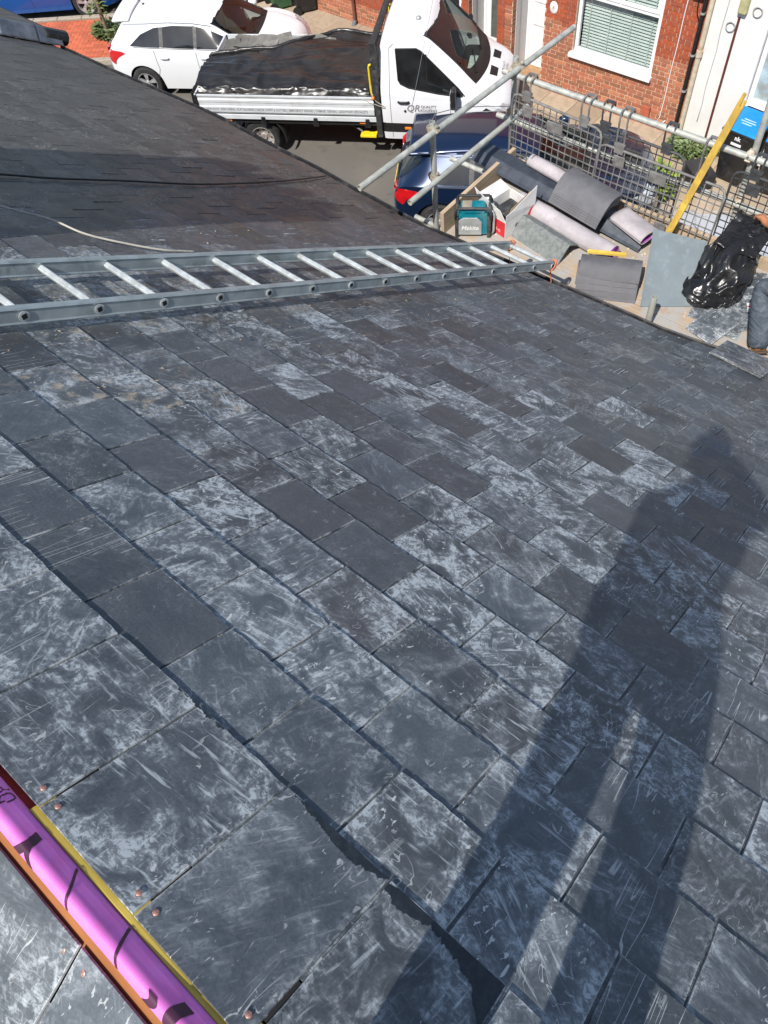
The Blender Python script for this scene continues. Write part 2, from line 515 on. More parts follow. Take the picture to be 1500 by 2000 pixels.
def deck(parent, y0, y1, c0, full=True, apexD=.472, eave=5.61):
    mb = MB()
    n = 24
    def fn(u, v):
        D = apexD + (eave - apexD) * u
        return rp(D, y0 + (y1 - y0) * v, c0)
    mb.grid(fn, n, 12)
    # rear slope and underside
    ax = rp(apexD, 0, c0) + Vector((0, 0, -.045))
    q = Vector((ax.x - (eave - apexD) * CT, 0, ax.z - (eave - apexD) * ST))
    mb.add([(ax.x, y0, ax.z), (q.x, y0, q.z), (q.x, y1, q.z), (ax.x, y1, ax.z)], [(3, 2, 1, 0)])
    return mb.build('roof', M_DECK, parent)
own_roof = deck(own, -3.3, PARTY + .02, -.045)
nb_roof = deck(nb, PARTY + .02, 8.5, -.03)
far_roof = deck(far, 8.5, 13.5, .10)
for h_, y0, y1 in ((own, -3.3, PARTY + .02), (nb, PARTY + .02, 8.5), (far, 8.5, 13.5)):
    MB().box((3.62, y0, 0), (3.84, y1, 4.78)).build('front_wall', M_WALLB, h_)
    MB().box((-4.4, y0, 0), (-4.2, y1, 4.70)).build('rear_wall', M_WALLB, h_)
    # fascia and gutter along the eaves
    g = MB()
    n = 30
    ring = [(.055 * math.cos(a), .055 * math.sin(a)) for a in [math.pi + math.pi * i / 8 for i in range(9)]]
    P = []
    for i in range(n + 1):
        Y = y0 + (y1 - y0) * i / n
        o = rp(5.64, Y, -.052 if h_ is not far else .05) + Vector((.052, 0, 0))
        P += [o + Vector((a, 0, b)) for a, b in ring]
    g.add(P, [(i * 9 + j, i * 9 + j + 1, (i + 1) * 9 + j + 1, (i + 1) * 9 + j) for i in range(n) for j in range(8)])
    g.build('gutter', M_GUTTER, h_, smooth=True, solid=.003)
    f = MB()
    def fas(u, v, y0=y0, y1=y1, h_=h_):
        o = rp(5.56, y0 + (y1 - y0) * u, -.05 if h_ is not far else .05)
        return o + Vector((0, 0, -.17 * v))
    f.grid(fas, 24, 1)
    f.build('fascia', M_GUTTER, h_, solid=.02)

def lay(parent, roof, y0, y1, meshes, jmat, c0, courses, tone, keep, seed, old=False, edge=None):
    r = random.Random(seed)
    items = []
    for k in courses:
        D = D0 + GAUGE * k
        off = .19 + (.125 if k % 2 else 0.0)
        n0 = math.floor((y0 - off) / .25) - 1
        for i in range(n0, n0 + int((y1 - y0) / .25) + 4):
            Y = off + .25 * i + .125
            if not (y0 <= Y < y1): continue
            if edge and not edge(k, D, Y): continue
            items.append((D, Y, k))
    def score(D, Y):
        q = rp(D - .1, Y) - Vector((0, 0, 9))
        z = q.dot(FX)
        if z < .1: return -1
        x, y = 750 + 1507 * q.dot(RX) / z, 1000 + 1507 * q.dot(DX) / z
        if not (-120 < x < 1620 and -120 < y < 2120): return -1 / z
        return 1e3 / (z * z) * abs(q.normalized().dot(NN)) / z
    items.sort(key=lambda t: -score(t[0], t[1]))
    rest = []
    for j, (D, Y, k) in enumerate(items):
        M = slate_matrix(D + r.uniform(-.0015, .0015), Y, c0, r, 2.2 if old else 1.0)
        t = tone(D - .1, Y, r)
        me = (top_meshes if k == 0 and not old else meshes)[r.randrange(8)]
        if j < keep:
            o = bpy.data.objects.new('slate', me)
            link(o, roof)
            o.matrix_local = M
            o.color = (*t, 1)
        else:
            rest.append((me, M, (*t, r.random())))
    if rest:
        join_slates('slate_courses', rest, jmat, roof)
def tn(D, Y, r):
    t = tone_new(D, Y, r)
    if Y > 3.06: return (.10, 1.0, .12)
    for a, b in DUSTY:
        if abs(D - a) < .105 and abs(Y - b) < .125: return (.75, .1, 1.0)
    for a, b in CLEAN:
        if abs(D - a) < .105 and abs(Y - b) < .125: return (.07, .75 if D > 1.3 else .25, 0)
    for a, b in WHITE:
        if abs(D - a) < .105 and abs(Y - b) < .125: return (1.25, .1, 0)
    return t
def to(D, Y, r):
    fl = max(0, 1 - abs(Y - 5.0) / 2.2)
    return (r.uniform(.25, 1.0) * (.45 + .9 * fl) * (1 if D > 2 else .6), r.random() * .9, .35 * r.random() if Y < 4 else .06)
def edge_new(k, D, Y):
    lim = PARTY - .02 + (.25 if (k // 2) % 2 else 0) + .10 * math.sin(k * 2.3)
    return Y < lim
def edge_old(k, D, Y): return not edge_new(k, D, Y)
lay(own, own_roof, -2.6, PARTY + .6, new_meshes, M_SLATE_J, .0, range(24), tn, 298, 5, edge=edge_new)
lay(nb, nb_roof, PARTY - .6, 8.5, old_meshes, M_OLD_J, -.001, range(24), to, 298, 6, old=True, edge=edge_old)
lay(far, far_roof, 8.62, 11.2, old_meshes, M_OLD_J, .121, range(14, 24), to, 120, 7, old=True)

# rear slope slates by the ridge (seen in the bottom left corner)
ROT2 = Matrix((Vector((0, 1, 0)), Vector((-CT, 0, -ST)), Vector((-ST, 0, CT)))).transposed()
r2 = random.Random(9)
for k in range(2):
    for i in range(-6, 8):
        Y = -.02 + .25 * i + (.125 if k else 0) + .125
        p = APEX + Vector((-CT, 0, -ST)) * (.080 + .347 + GAUGE * k) + Vector((-ST, 0, CT)) * .004 + Vector((0, Y, 0))
        M = (ROT2 @ Euler((TILT, 0, r2.uniform(-.004, .004))).to_matrix()).to_4x4(); M.translation = p
        o = bpy.data.objects.new('slate', (top_meshes if k == 0 else new_meshes)[r2.randrange(8)])
        link(o, own_roof); o.matrix_local = M
        o.color = (r2.uniform(.22, .42), .1, 0, 1)

# ------------------------------------------------------------------ open ridge: battens, pink membrane, copper nails
def wood(name, c1, c2, rough=.7, sc=(3, 60, 60), dirt=None, amt=.5):
    n = NT(name); v = n.obj()
    g = n.noise(n.mapping(v, sc), 1.0, 6, .65, .6)
    c = n.mix(n.ramp(g, .3, .7), c1, c2)
    c = n.mix(n.ramp(n.noise(v, 3.0, 4, .6), .4, .7, 0, .35), c, tuple(x * .55 for x in c1))
    if dirt:
        c = n.mix(n.math('MULTIPLY', n.ramp(n.noise(v, 6, 5, .7, .5), .36, .58), amt), c, dirt)
    n.set(c, rough, 0, .3)
    n.bump(g, .25, .003)
    return n.m
M_YBAT = wood('yellow_treated_timber', (.62, .42, .06), (.78, .58, .12), sc=(40, 3, 40))
M_OBAT = wood('brown_treated_timber', (.25, .095, .03), (.36, .145, .045), sc=(60, 3, 60))
M_PINK = None
n = NT('pink_membrane'); v = n.obj()
w1 = n.noise(n.mapping(v, (260, 260, 260)), 1.0, 1, .5)
w2 = n.node('ShaderNodeTexWave'); n._set(w2.inputs[0], v); w2.inputs['Scale'].default_value = 210; w2.bands_direction = 'Y'
w3 = n.node('ShaderNodeTexWave'); n._set(w3.inputs[0], v); w3.inputs['Scale'].default_value = 210; w3.bands_direction = 'X'
wv = n.math('ADD', w2.outputs[1], w3.outputs[1])
c = n.mix(n.ramp(wv, .3, 1.7), (.80, .17, .66), (.93, .33, .86))
c = n.mix(n.ramp(n.noise(v, 9, 4, .6), .4, .7, 0, .35), c, (.78, .10, .36))
n.set(c, .55, 0, .3); n.bump(wv, .15, .0006)
n.b.inputs['Subsurface Weight'].default_value = .45
n.b.inputs['Subsurface Radius'].default_value = (1.0, .12, .22)
n.b.inputs['Subsurface Scale'].default_value = .012
M_PINK = n.m
M_INK = plain('membrane_print', (.075, .018, .05), .6, var=.3)
Y0, Y1 = -1.6, 2.9
def ridge_prof(u):      # u 0..1 across the membrane from the far slope to ours
    tab = [(0, (-.042, -.064)), (.10, (-.039, -.042)), (.22, (-.037, -.022)), (.34, (-.031, -.006)), (.46, (-.021, .004)), (.57, (-.012, .001)), (.68, (-.005, -.007)), (.80, (.002, -.015)), (.90, (.008, -.0225)), (1, (.0115, -.036))]
    return slerp([(a, b[0]) for a, b in tab], u), slerp([(a, b[1]) for a, b in tab], u)
def pink_pt(u, Y, lift=0.0):
    x, z = ridge_prof(u)
    x2, z2 = ridge_prof(min(1, u + .01)); nx, nz = -(z2 - z), (x2 - x); l = math.hypot(nx, nz) or 1
    k = math.sin(Y * 9) * .0012 + math.sin(Y * 23 + 1) * .0008 + math.sin(Y * 41 + u * 5) * .0004
    return Vector((APEX.x + x + nx / l * lift + math.sin(Y * 6.5 + 1) * .0010, Y, APEX.z + .002 + z * (1 + math.sin(Y * 5) * .03) + nz / l * lift + k))
mem = MB()
mem.grid(lambda a, b: pink_pt(b, Y0 + (Y1 - Y0) * a), 220, 30)
mem_o = mem.build('ridge_membrane', M_PINK, own_roof, smooth=True)
# printing on the membrane: reads from the other side of the ridge
def on_mem(Yc, uc, flip=-1):
    def fn(x, y):
        return pink_pt(max(.02, min(.98, uc + flip * y / .115)), Yc + flip * -x, .0009)
    return fn
def print_mem(txt, size, Yc, uc, flip=-1, bold=.0):
    t = text_mb(txt, size, 'CENTER', on_mem(Yc, uc, flip), bold)
    t.build('print', M_INK, mem_o)
for Yc in (.775, 1.9):
    print_mem('Roofing', .030, Yc, .66)
    print_mem('UP', .034, Yc - .03, .86)
print_mem('R', .026, .195, .63, 1)
def stripe(pts, w):
    mb = MB(); P = []
    k = 24
    for i in range(k + 1):
        t = i / k
        Yq = slerp([(a, b[0]) for a, b in pts], t); uq = slerp([(a, b[1]) for a, b in pts], t)
        P += [pink_pt(uq, Yq - w / 2, .0009), pink_pt(uq, Yq + w / 2, .0009)]
    mb.add(P, [(2 * i, 2 * i + 1, 2 * i + 3, 2 * i + 2) for i in range(k)])
    mb.build('print', M_INK, mem_o)
for Yb in (.0, -.9, .95, 1.75):
    stripe([(0, (.520 + Yb, .30)), (.5, (.535 + Yb, .58)), (1, (.560 + Yb, .93))], .006)
    stripe([(0, (.400 + Yb, .30)), (.5, (.415 + Yb, .58)), (1, (.430 + Yb, .93))], .006)
    stripe([(0, (.655 + Yb, .28)), (.5, (.640 + Yb, .52)), (1, (.645 + Yb, .80))], .018)
    stripe([(0, (.615 + Yb, .28)), (.5, (.630 + Yb, .44)), (1, (.645 + Yb, .66))], .014)
    stripe([(0, (.285 + Yb, .30)), (.5, (.288 + Yb, .55)), (1, (.280 + Yb, .80))], .022)
    stripe([(0, (.335 + Yb, .28)), (.5, (.322 + Yb, .42)), (1, (.330 + Yb, .52))], .018)
M_RED_SHADE = plain('membrane_red_shade', (.55, .06, .09), .6, var=.15, scale=40, bump=.2, bscale=150, bdist=.001)  # added strip: red of the membrane's shaded side put in as colour
shade_strip = MB(); shade_strip.grid(lambda a, b: rp(.474 + .085 * b, Y0 + (Y1 - Y0) * a, -.0385 + .001 * math.sin(a * 160)), 90, 3)
shade_strip.build('membrane_shade_strip', M_RED_SHADE, own_roof, smooth=True)
un = MB(); un.grid(lambda a, b: rp(.548 + .077 * b, Y0 + (Y1 - Y0) * a, -.0168), 60, 1)
un.build('underlay_strip', M_DECK, own_roof)
# battens either side
bt = MB()
bt.box((-3.0, .492 - .0, -.032), (1.75, .545, -.0095), M=ROOF_ROT)
def batten(name, mt, y0, y1, d0, d1, c0, c1, side):
    mb = MB()
    for i in range(1):
        if side == 1:
            P = [rp(d, Y, c) for c in (c0, c1) for (d, Y) in ((d0, y0), (d1, y0), (d1, y1), (d0, y1))]
        else:
            P = [APEX + Vector((-CT, 0, -ST)) * d + Vector((-ST, 0, CT)) * c + Vector((0, Y, 0)) for c in (c0, c1) for (d, Y) in ((d0, y1), (d1, y1), (d1, y0), (d0, y0))]
    mb.add(P, [(3, 2, 1, 0), (4, 5, 6, 7), (0, 1, 5, 4), (1, 2, 6, 5), (2, 3, 7, 6), (3, 0, 4, 7)])
    return mb.build(name, mt, own_roof, bevel=.002)
batten('batten', M_YBAT, -2.6, .700, .4985, .545, -.036, -.0165, 1)
batten('batten', M_YBAT, .704, 2.9, .524, .56, -.036, -.0165, 1)
batten('batten', M_OBAT, -2.6, 2.9, .044, .115, -.036, -.0165, 2)
M_COPPER = plain('copper_nail', (.62, .33, .26), .42, .55, .3, 200)
nail = MB(); nail.lathe([(.0016, -.012), (.0016, 0), (.0052, .0004), (.0056, .0012), (.0050, .0020), (0, .0023)], 14)
nail_me = nail.mesh('copper_nail'); nail_me.materials.append(M_COPPER); nail_me.shade_smooth()
for i in range(-7, 10):
    for s_ in (-.024, .024):
        Yn = .19 + .25 * i + s_ + random.uniform(-.004, .004)
        o = place(nail_me, 'copper_nail', own_roof, rp(.531 + random.uniform(-.003, .003), Yn, -.0088 + random.uniform(.001, .003)), ROOF_ROT)
for i in range(-5, 7):
    for s_ in (-.024, .024):
        Yn = -.02 + .25 * i + s_ + .125 * 0 + random.uniform(-.004, .004)
        p = APEX + Vector((-CT, 0, -ST)) * (.106 + random.uniform(-.003, .003)) + Vector((-ST, 0, CT)) * (-.0085 + random.uniform(.001, .004)) + Vector((0, Yn, 0))
        place(nail_me, 'copper_nail', own_roof, p, ROT2 @ Euler((random.uniform(-.2, .2), .25, 0)).to_matrix())
# ragged dark sheets: damp, plus a chipped tail's shadow painted in as colour
n = NT('damp_shade_slate'); v = n.obj()
n.set(n.mix(n.ramp(n.noise(v, 60, 5, .7), .4, .7), (.018, .022, .028), (.035, .042, .05)), .35, 0, .4)
M_DAMP_SHADE = n.m
def tail_dark(Ya, Yb, prof, k=150):
    mb = MB(); P = []
    for i in range(k + 1):
        t = i / k; Y = Ya + (Yb - Ya) * t
        w = max(0.0, lerp(prof, t) + .008 * mnoise.noise((Y * 60, 3, 0)) + .006 * mnoise.noise((Y * 170, 9, 0)) + .003 * mnoise.noise((Y * 420, 9, 0)))
        P += [rp(.8535, Y, .0009), rp(.8535 - w, Y, .0011 - w * math.tan(TILT))]
    mb.add(P, [(2 * i, 2 * i + 1, 2 * i + 3, 2 * i + 2) for i in range(k)])
    mb.build('damp_shade_band', M_DAMP_SHADE, own_roof)
tail_dark(.44, .195, [(0, 0), (.1, .003), (.35, .012), (.55, .022), (.75, .026), (.9, .012), (1, .006)])  # this band paints the tail's shadow and broken edge
tail_dark(.188, -.054, [(0, .02), (.15, .032), (.3, .022), (.45, .014), (.6, .024), (.75, .035), (.85, .045), (.94, .075), (1, .085)])
tail_dark(.75, .60, [(0, 0), (.3, .004), (.6, .006), (1, 0)])
# chips of timber and stone lying on the slates
chips = MB()
r = random.Random(4)
def chip(D, Y, s):
    M = ROOF_ROT @ Euler((r.uniform(-.3, .3), r.uniform(-.3, .3), r.uniform(0, 6.3))).to_matrix()
    chips.box((-s, -s * r.uniform(.2, .5), 0), (s, s * r.uniform(.2, .5), s * .25), M=M, o=rp(D, Y, .001), taper=.7)
for _ in range(150):
    chip(r.uniform(1.2, 4.6), r.gauss(2.35, .28), r.uniform(.002, .006))
for _ in range(70):
    chip(r.uniform(1.6, 5.4), r.uniform(1.6, 3.3), r.uniform(.002, .007))
for _ in range(90):
    chip(r.uniform(.9, 5.3), r.uniform(-.4, 2.0), r.uniform(.001, .003))
chips.build('wood_shavings', plain('shavings', (.45, .34, .22), .85, var=.4, scale=40), own_roof)['kind'] = 'stuff'
# ------------------------------------------------------------------ chimney, ladder, cables
M_GALV = plain('galvanised_tube', (.42, .43, .39), .5, .2, .22, 14, dirt=(.46, .44, .36), dirt_amt=.6, dirt_scale=7, bump=.15, bscale=80)
M_ALU = plain('weathered_aluminium', (.40, .45, .46), .42, .45, .14, 9, dirt=(.25, .28, .28), dirt_amt=.75, dirt_scale=9, bump=.2, bscale=30)
M_ALUB = plain('bright_aluminium', (.56, .60, .60), .42, .35, .15, 20, dirt=(.38, .38, .35), dirt_amt=.7, dirt_scale=16)
M_RUST = plain('coupler_steel', (.40, .36, .28), .6, .3, .35, 30, dirt=(.35, .13, .05), dirt_amt=.8, dirt_scale=18)
M_BLACK = plain('black_plastic', (.014, .014, .015), .42, var=.3)
M_DARK = plain('dark_void', (.006, .006, .006), .9)
M_ROPE = plain('orange_cord', (.62, .20, .10), .8, var=.3, scale=80)

ch = MB()
cx = APEX.x
ch.box((cx - .33, 3.02, APEX.z - .6), (cx + .33, 4.10, APEX.z + 1.55))
ch.box((cx - .38, 2.97, APEX.z + 1.40), (cx + .38, 4.15, APEX.z + 1.52))
cs = ch.build('chimney_stack', M_WALLB, nb)
for i in range(4):
    mb = MB(); mb.lathe([(.13, 0), (.12, .1), (.105, .35), (.12, .40), (.12, .45), (.09, .45), (.085, .1)], 18)
    mb.build('chimney_pot', M_POT, cs, smooth='auto', loc=(cx, 3.17 + .26 * i, APEX.z + 1.54))
# lead flashing at the step between the two roofs
fl = MB()
for i in range(5):
    D_a, D_b = 3.75 + .42 * i, 3.75 + .42 * (i + 1) + .015
    def ff(u, v, a=D_a, b=D_b, i=i):
        D = a + (b - a) * u
        w = .006 * mnoise.noise((D * 14, v * 2, i * 7))
        return rp(min(D, 5.72), 8.43 + .10 * v - .02 * (1 - v) + w, .008 + .132 * min(1, v * 1.15) + w * .8 + .002 * (i % 2))
    mb = MB(); mb.grid(ff, 14, 5); mb.build('lead_flashing', M_LEADGREY, far_roof, smooth=True, solid=.003)
fe = MB()
fe.tube(rp(5.54, 8.52, .07), rp(5.80, 8.52, .07), .075, 10)
fe.build('gutter_end', M_GUTTER, far)

# aluminium ladder lying down the slope
LP = Vector((.58265, 2.31117, 7.22211)); LD = Vector((.83714742, -.02344233, -.54647475)).normalized()
LE = Vector((.009, .373, -.003)); LE_N = LE.normalized(); LU = LD.cross(LE_N)
if LU.z < 0: LU = -LU
lad = thing('ladder', 'long weathered aluminium ladder lying down the slate roof', 'ladder', LP - LU * .03)
LM = frame(LD, LE_N, LU)
lad.rotation_euler = LM.to_euler()
LL0, LL1, LS, LW = -1.35, 14 * .291 + .06, .291, .373
for y, sgn in ((0, -1), (LW, 1)):
    mb = MB()
    # box rail with rolled flanges
    prof = [(-.012, 0), (.012, 0), (.015, .004), (.012, .010), (.011, .050), (.016, .056), (.012, .062), (-.012, .062), (-.016, .056), (-.011, .050), (-.012, .010), (-.015, .004)]
    out = [(a, b) for a, b in prof]
    k = len(out)
    P = [Vector((LL0, y + a, b)) for a, b in out] + [Vector((LL1, y + a, b)) for a, b in out]
    mb.add(P, [tuple(range(k)), tuple(range(2 * k - 1, k - 1, -1))] + [(i, k + i, k + (i + 1) % k, (i + 1) % k) for i in range(k)])
    mb.build('rail', M_ALU, lad)
for i in range(-4, 15):
    x = i * LS
    if x < LL0 + .05: continue
    mb = MB(); rr = .0135
    ring = []
    for a in range(16):
        q = rr * (1 + .13 * math.cos(a * math.pi / 2))
        ring.append((q * math.cos(a * math.pi / 8), q * math.sin(a * math.pi / 8)))
    P = [Vector((x + a, -.0165, .031 + b)) for a, b in ring] + [Vector((x + a, LW + .0165, .031 + b)) for a, b in ring]
    mb.add(P, [tuple(range(16)), tuple(range(31, 15, -1))] + [(j, (j + 1) % 16, 16 + (j + 1) % 16, 16 + j) for j in range(16)])
    rg = mb.build('rung', M_ALUB, lad)
    mb = MB()
    MR = frame((1, 0, 0), (0, 0, 1), (0, -1, 0))
    mb.lathe([(.0125, 0), (.0205, .0005), (.0205, .0030), (.0125, .0036)], 16, M=MR, o=(x, -.0128, .031))
    mb.build('rung_collar', M_ALUB, rg)
    mb = MB(); mb.box((-.0092, -.0092, 0), (.0092, .0092, .0026), M=MR @ Euler((0, 0, .4)).to_matrix(), o=(x, -.0156, .031)); mb.build('rung_hole', M_DARK, rg)
# cord tying the ladder foot
mb = MB()
for y in (-.004, LW + .004):
    for j in range(3):
        mb.path([(LL1 - .05 + .012 * j + .004 * math.sin(a), y + .024 * math.cos(a), .031 + .040 * math.sin(a)) for a in [2 * math.pi * q / 14 for q in range(14)]], .004, 5, closed=True)
mb.path([(LL1 - .03, LW, .0), (LL1 + .01, LW + .02, -.04), (LL1 + .05, LW + .01, -.09), (LL1 + .10, LW, -.16)], .004, 5)
mb.path([(LL1 - .03, 0, .0), (LL1 + .02, .01, -.05), (LL1 + .06, .0, -.10), (LL1 + .09, 0, -.17)], .004, 5)
mb.build('lashing_cord', M_ROPE, lad, smooth=True)

def cable(name, pts, rad, mt, label, cat='cable'):
    mb = MB(); P = []
    k = 60
    tab = [(i / (len(pts) - 1), p) for i, p in enumerate(pts)]
    for i in range(k + 1):
        t = i / k
        P.append(rp(slerp([(a, p[0]) for a, p in tab], t), slerp([(a, p[1]) for a, p in tab], t), slerp([(a, p[2]) for a, p in tab], t)))
    o = mb.path(P, rad, 7).build(name, mt, smooth=True)
    return tag(o, label, cat)
M_CABW = plain('grey_white_cable', (.50, .47, .40), .6, var=.2)
cable('loose_cable', [(1.55, 3.95, .05), (1.85, 3.62, .06), (2.06, 3.39, .055), (2.20, 3.26, .05), (2.28, 3.13, .035), (2.40, 3.05, .025), (2.60, 2.96, .016), (2.80, 2.935, .012)], .0052, M_CABW, 'pale loose cable curving over the slates above the ladder')
cable('loose_cable', [(1.6, 4.02, .012), (2.4, 4.005, .012), (2.7, 3.99, .012), (3.2, 4.02, .012), (3.85, 4.05, .012), (4.8, 4.24, .013), (5.56, 4.44, .012)], .006, M_BLACK, 'thin black cable running down the old shaded slates')

# ------------------------------------------------------------------ scaffold along the eaves
ZP = 4.5                                    # top of the boards
scf = thing('scaffold', 'galvanised tube scaffold with boarded platform along the eaves', 'scaffold', (4.9, 1.5, 0))
SO = Vector((4.9, 1.5, 0))
TR = .0242
def stube(name, a, b, open_=True, parent=scf):
    return MB().tube(Vector(a) - SO, Vector(b) - SO, TR, 14, inner=.84 if open_ else 0).build(name, M_GALV, parent, smooth='auto')
def coupler(p, ax, parent=scf):
    """swivel coupler wrapped round a tube with bolt and flap"""
    p = Vector(p) - SO; ax = Vector(ax).normalized()
    u = ax.orthogonal().normalized(); w = ax.cross(u)
    mb = MB()
    mb.tube(p - ax * .028, p + ax * .028, .032, 14)
    mb.tube(p + u * .02 - ax * .02, p + u * .02 + ax * .02, .030, 10)
    mb.tube(p + w * .03, p + w * .075, .009, 6); mb.tube(p + w * .058, p + w * .073, .016, 6)
    mb.box((-.022, -.012, -.022), (.022, .05, .022), M=frame(ax, w, u), o=p - u * .025)
    mb.tube(p - w * .03 - u * .02, p - w * .065 - u * .02, .008, 6)
    mb.build('coupler', M_RUST, parent, bevel=.003)
stube('standard', (4.40, 3.64, 0), (4.40, 3.62, 5.42))
stube('standard', (5.47, 3.62, 0), (5.47, 3.585, 5.42))
stube('standard', (5.52, 1.36, 0), (5.47, 1.52, 6.6))
stube('standard', (4.315, 1.505, 0), (4.31, 1.51, 4.815))
stube('standard', (5.50, -1.1, 0), (5.47, -1.1, 5.5))
stube('guard_rail', (3.54, 3.64, 5.352), (6.20, 3.49, 5.352))         # end rails across the platform
stube('guard_rail', (4.03, 3.585, 4.935), (5.62, 3.535, 4.935))
stube('guard_rail', (5.42, 3.66, 5.305), (5.43, -1.6, 5.305))        # outer rails along the street
stube('guard_rail', (5.43, 3.72, 4.90), (5.425, -1.6, 4.925))
stube('ledger', (5.30, 4.15, 4.39), (5.30, -1.6, 4.39))
stube('ledger', (4.45, 3.9, 4.39), (4.45, -1.6, 4.39))
stube('transom', (4.19, 3.50, 4.437), (5.62, 3.50, 4.437))
for y in (2.3, 1.1, -.3): stube('transom', (4.16, y, 4.437), (5.62, y, 4.437))
for p, a in (((4.40, 3.625, 5.352), (1, 0, 0)), ((4.40, 3.63, 4.935), (1, 0, 0)), ((5.46, 3.56, 5.352), (1, 0, 0)), ((5.46, 3.60, 4.935), (1, 0, 0)), ((5.45, 3.60, 5.305), (0, 1, 0)), ((5.44, 1.50, 5.305), (0, 1, 0)), ((5.45, 1.47, 4.92), (0, 1, 0))):
    coupler(p, a)
M_BOARD = wood('scaffold_board', (.36, .26, .17), (.50, .38, .26), .85, (60, 3, 60), dirt=(.37, .355, .33), amt=1.0)
bw = .226
for i in range(5):
    x0 = 4.262 + i * bw
    dz = random.uniform(-.002, .002)
    MB().box((x0, -2.2, ZP - .038), (x0 + bw - .005, 3.50 + random.uniform(-.06, .03), ZP)).build('board', M_BOARD, scf, loc=-SO + Vector((0, 0, dz)), bevel=.003)
M_TOE = wood('toe_board', (.40, .30, .20), (.55, .43, .30), .8, (3, 60, 60))
MB().box((4.30, 3.455, ZP), (5.36, 3.492, ZP + .21)).build('toe_board', M_TOE, scf, loc=-SO, bevel=.003)
MB().box((5.365, -1.6, ZP), (5.398, 3.44, ZP + .10)).build('toe_board', M_TOE, scf, loc=-SO, bevel=.003)

# plastic brick guards hung from the outer rail
M_GUARD = plain('grey_guard_plastic', (.165, .16, .155), .6, var=.25, dirt=(.34, .34, .32), dirt_amt=.5, dirt_scale=9)
M_GUARD2 = plain('dark_guard_plastic', (.05, .053, .056), .55, var=.25, dirt=(.2, .2, .19), dirt_amt=.35)
def guard(x, ya, yb, z0, z1, lean, mt, label, bars=None, slope=0.0, zt=5.305):
    W_ = ya - yb; Hh = z1 - z0
    t = thing('brick_guard', label, 'brick guard', (x, ya, z0), group='brick guards along the scaffold')
    L = lambda u, z: Vector((lean * z / Hh, -u, z - slope * u))
    f = MB()
    rad = .011
    cr = .06
    pts = [(0, 0)] + [(0, Hh - cr), (.018, Hh - .018), (cr, Hh)] + [(W_ - cr, Hh), (W_ - .018, Hh - .018), (W_, Hh - cr)] + [(W_, 0)]
    f.path([L(*p) for p in pts], rad, 6, closed=True)
    f.build('frame', mt, t, smooth=True)
    nb_ = int(W_ / .058)
    b = MB()
    for i in range(1, nb_):
        u = W_ * i / nb_
        b.box((-.0035, -.0033, 0), (.0035, .0033, Hh), M=frame((1, 0, 0), (0, -1, 0), (L(0, 1) - L(0, 0)).normalized()), o=L(u, 0))
    nh = int(Hh / .062)
    for j in range(1, nh):
        z = Hh * j / nh
        b.box((-.0035, 0, -.0032), (.0035, W_, .0032), M=frame((1, 0, 0), (0, -1, -slope), (0, 0, 1)), o=L(0, z))
    b.build('mesh_grid', mt, t)
    for (u, z) in ((W_ * .5, Hh * .80), (W_ * .18, Hh * .84), (W_ * .62, Hh * .13)):
        q = MB(); q.box((-.006, -.05 if u != W_ * .5 else -.075, -.045), (.006, .05 if u != W_ * .5 else .075, .045)); q.build('plate', mt, t, loc=L(u, z) + Vector((-.004, 0, 0)), bevel=.004)
    for u in (W_ * .16, W_ * .80):
        q = MB(); o = L(u, Hh)
        topz = zt - z0
        # hook: two straps and a back that go over the rail
        for s_ in (-.034, .034):
            q.path([o + Vector((0, s_, -.02)), Vector((o.x - .012, o.y + s_, topz - .03)), Vector((o.x - .005, o.y + s_, topz + .030)), Vector((5.425 - x, o.y + s_, topz + .037)), Vector((5.462 - x, o.y + s_, topz + .02)), Vector((5.466 - x, o.y + s_, topz - .03))], .0075, 6)
        q.box((-.007, -.040, -.03), (.007, .040, .045), o=o + Vector((-.004, 0, 0)))
        q.box((-.010, -.046, .030), (.014, .046, .052), o=o + Vector((-.004, 0, 0)))
        q.box((-.01, -.04, -.008), (.01, .04, .008), o=Vector((5.45 - x, o.y, topz + .034)))
        q.build('hook', mt, t)
    return t
guard(5.345, 3.53, 2.66, 4.47, 5.19, .03, M_GUARD, 'grey plastic brick guard nearest the end of the scaffold', slope=.06)
guard(5.395, 2.80, 1.95, 4.45, 5.14, .02, M_GUARD2, 'dark plastic brick guard behind the overlapping middle guard')
guard(5.30, 2.67, 1.56, 4.48, 5.03, .08, M_GUARD, 'wide grey brick guard crossed by the yellow batten', slope=.0)
guard(5.405, 1.56, .60, 4.50, 5.19, .0, M_GUARD2, 'dark brick guard at the right edge behind the black sack')

# ------------------------------------------------------------------ things on the platform
# teal site radio
M_TEAL = plain('teal_plastic', (.0, .17, .22), .42, var=.12, dirt=(.16, .30, .32), dirt_amt=.4)
M_CHAR = plain('charcoal_rubber', (.03, .032, .034), .65, var=.25, dirt=(.22, .21, .19), dirt_amt=.4)
M_SILV = plain('silver_plastic', (.38, .40, .40), .4, .2, .15)
M_WHITE_INK = plain('white_print', (.78, .78, .76), .6, var=.05)
rx = Vector((.17, -.26, 0)).normalized()
rd = thing('site_radio', 'teal and black site radio standing at the ladder foot', 'radio', (4.325, 3.345, ZP), math.atan2(rx.y, rx.x))
b = MB(); b.prism([(0.0, .0), (.27, .0), (.27, .15), (.25, .20), (.20, .235), (.07, .235), (.02, .20), (0, .15)], 0, .15, M=frame((1, 0, 0), (0, 0, 1), (0, -1, 0)), o=(.01, .16, .02)); b.build('body', M_TEAL, rd, bevel=.012)
b = MB(); b.box((.03, -.002, .04), (.20, .012, .15)); b.build('speaker_grille', M_CHAR, rd, bevel=.006)
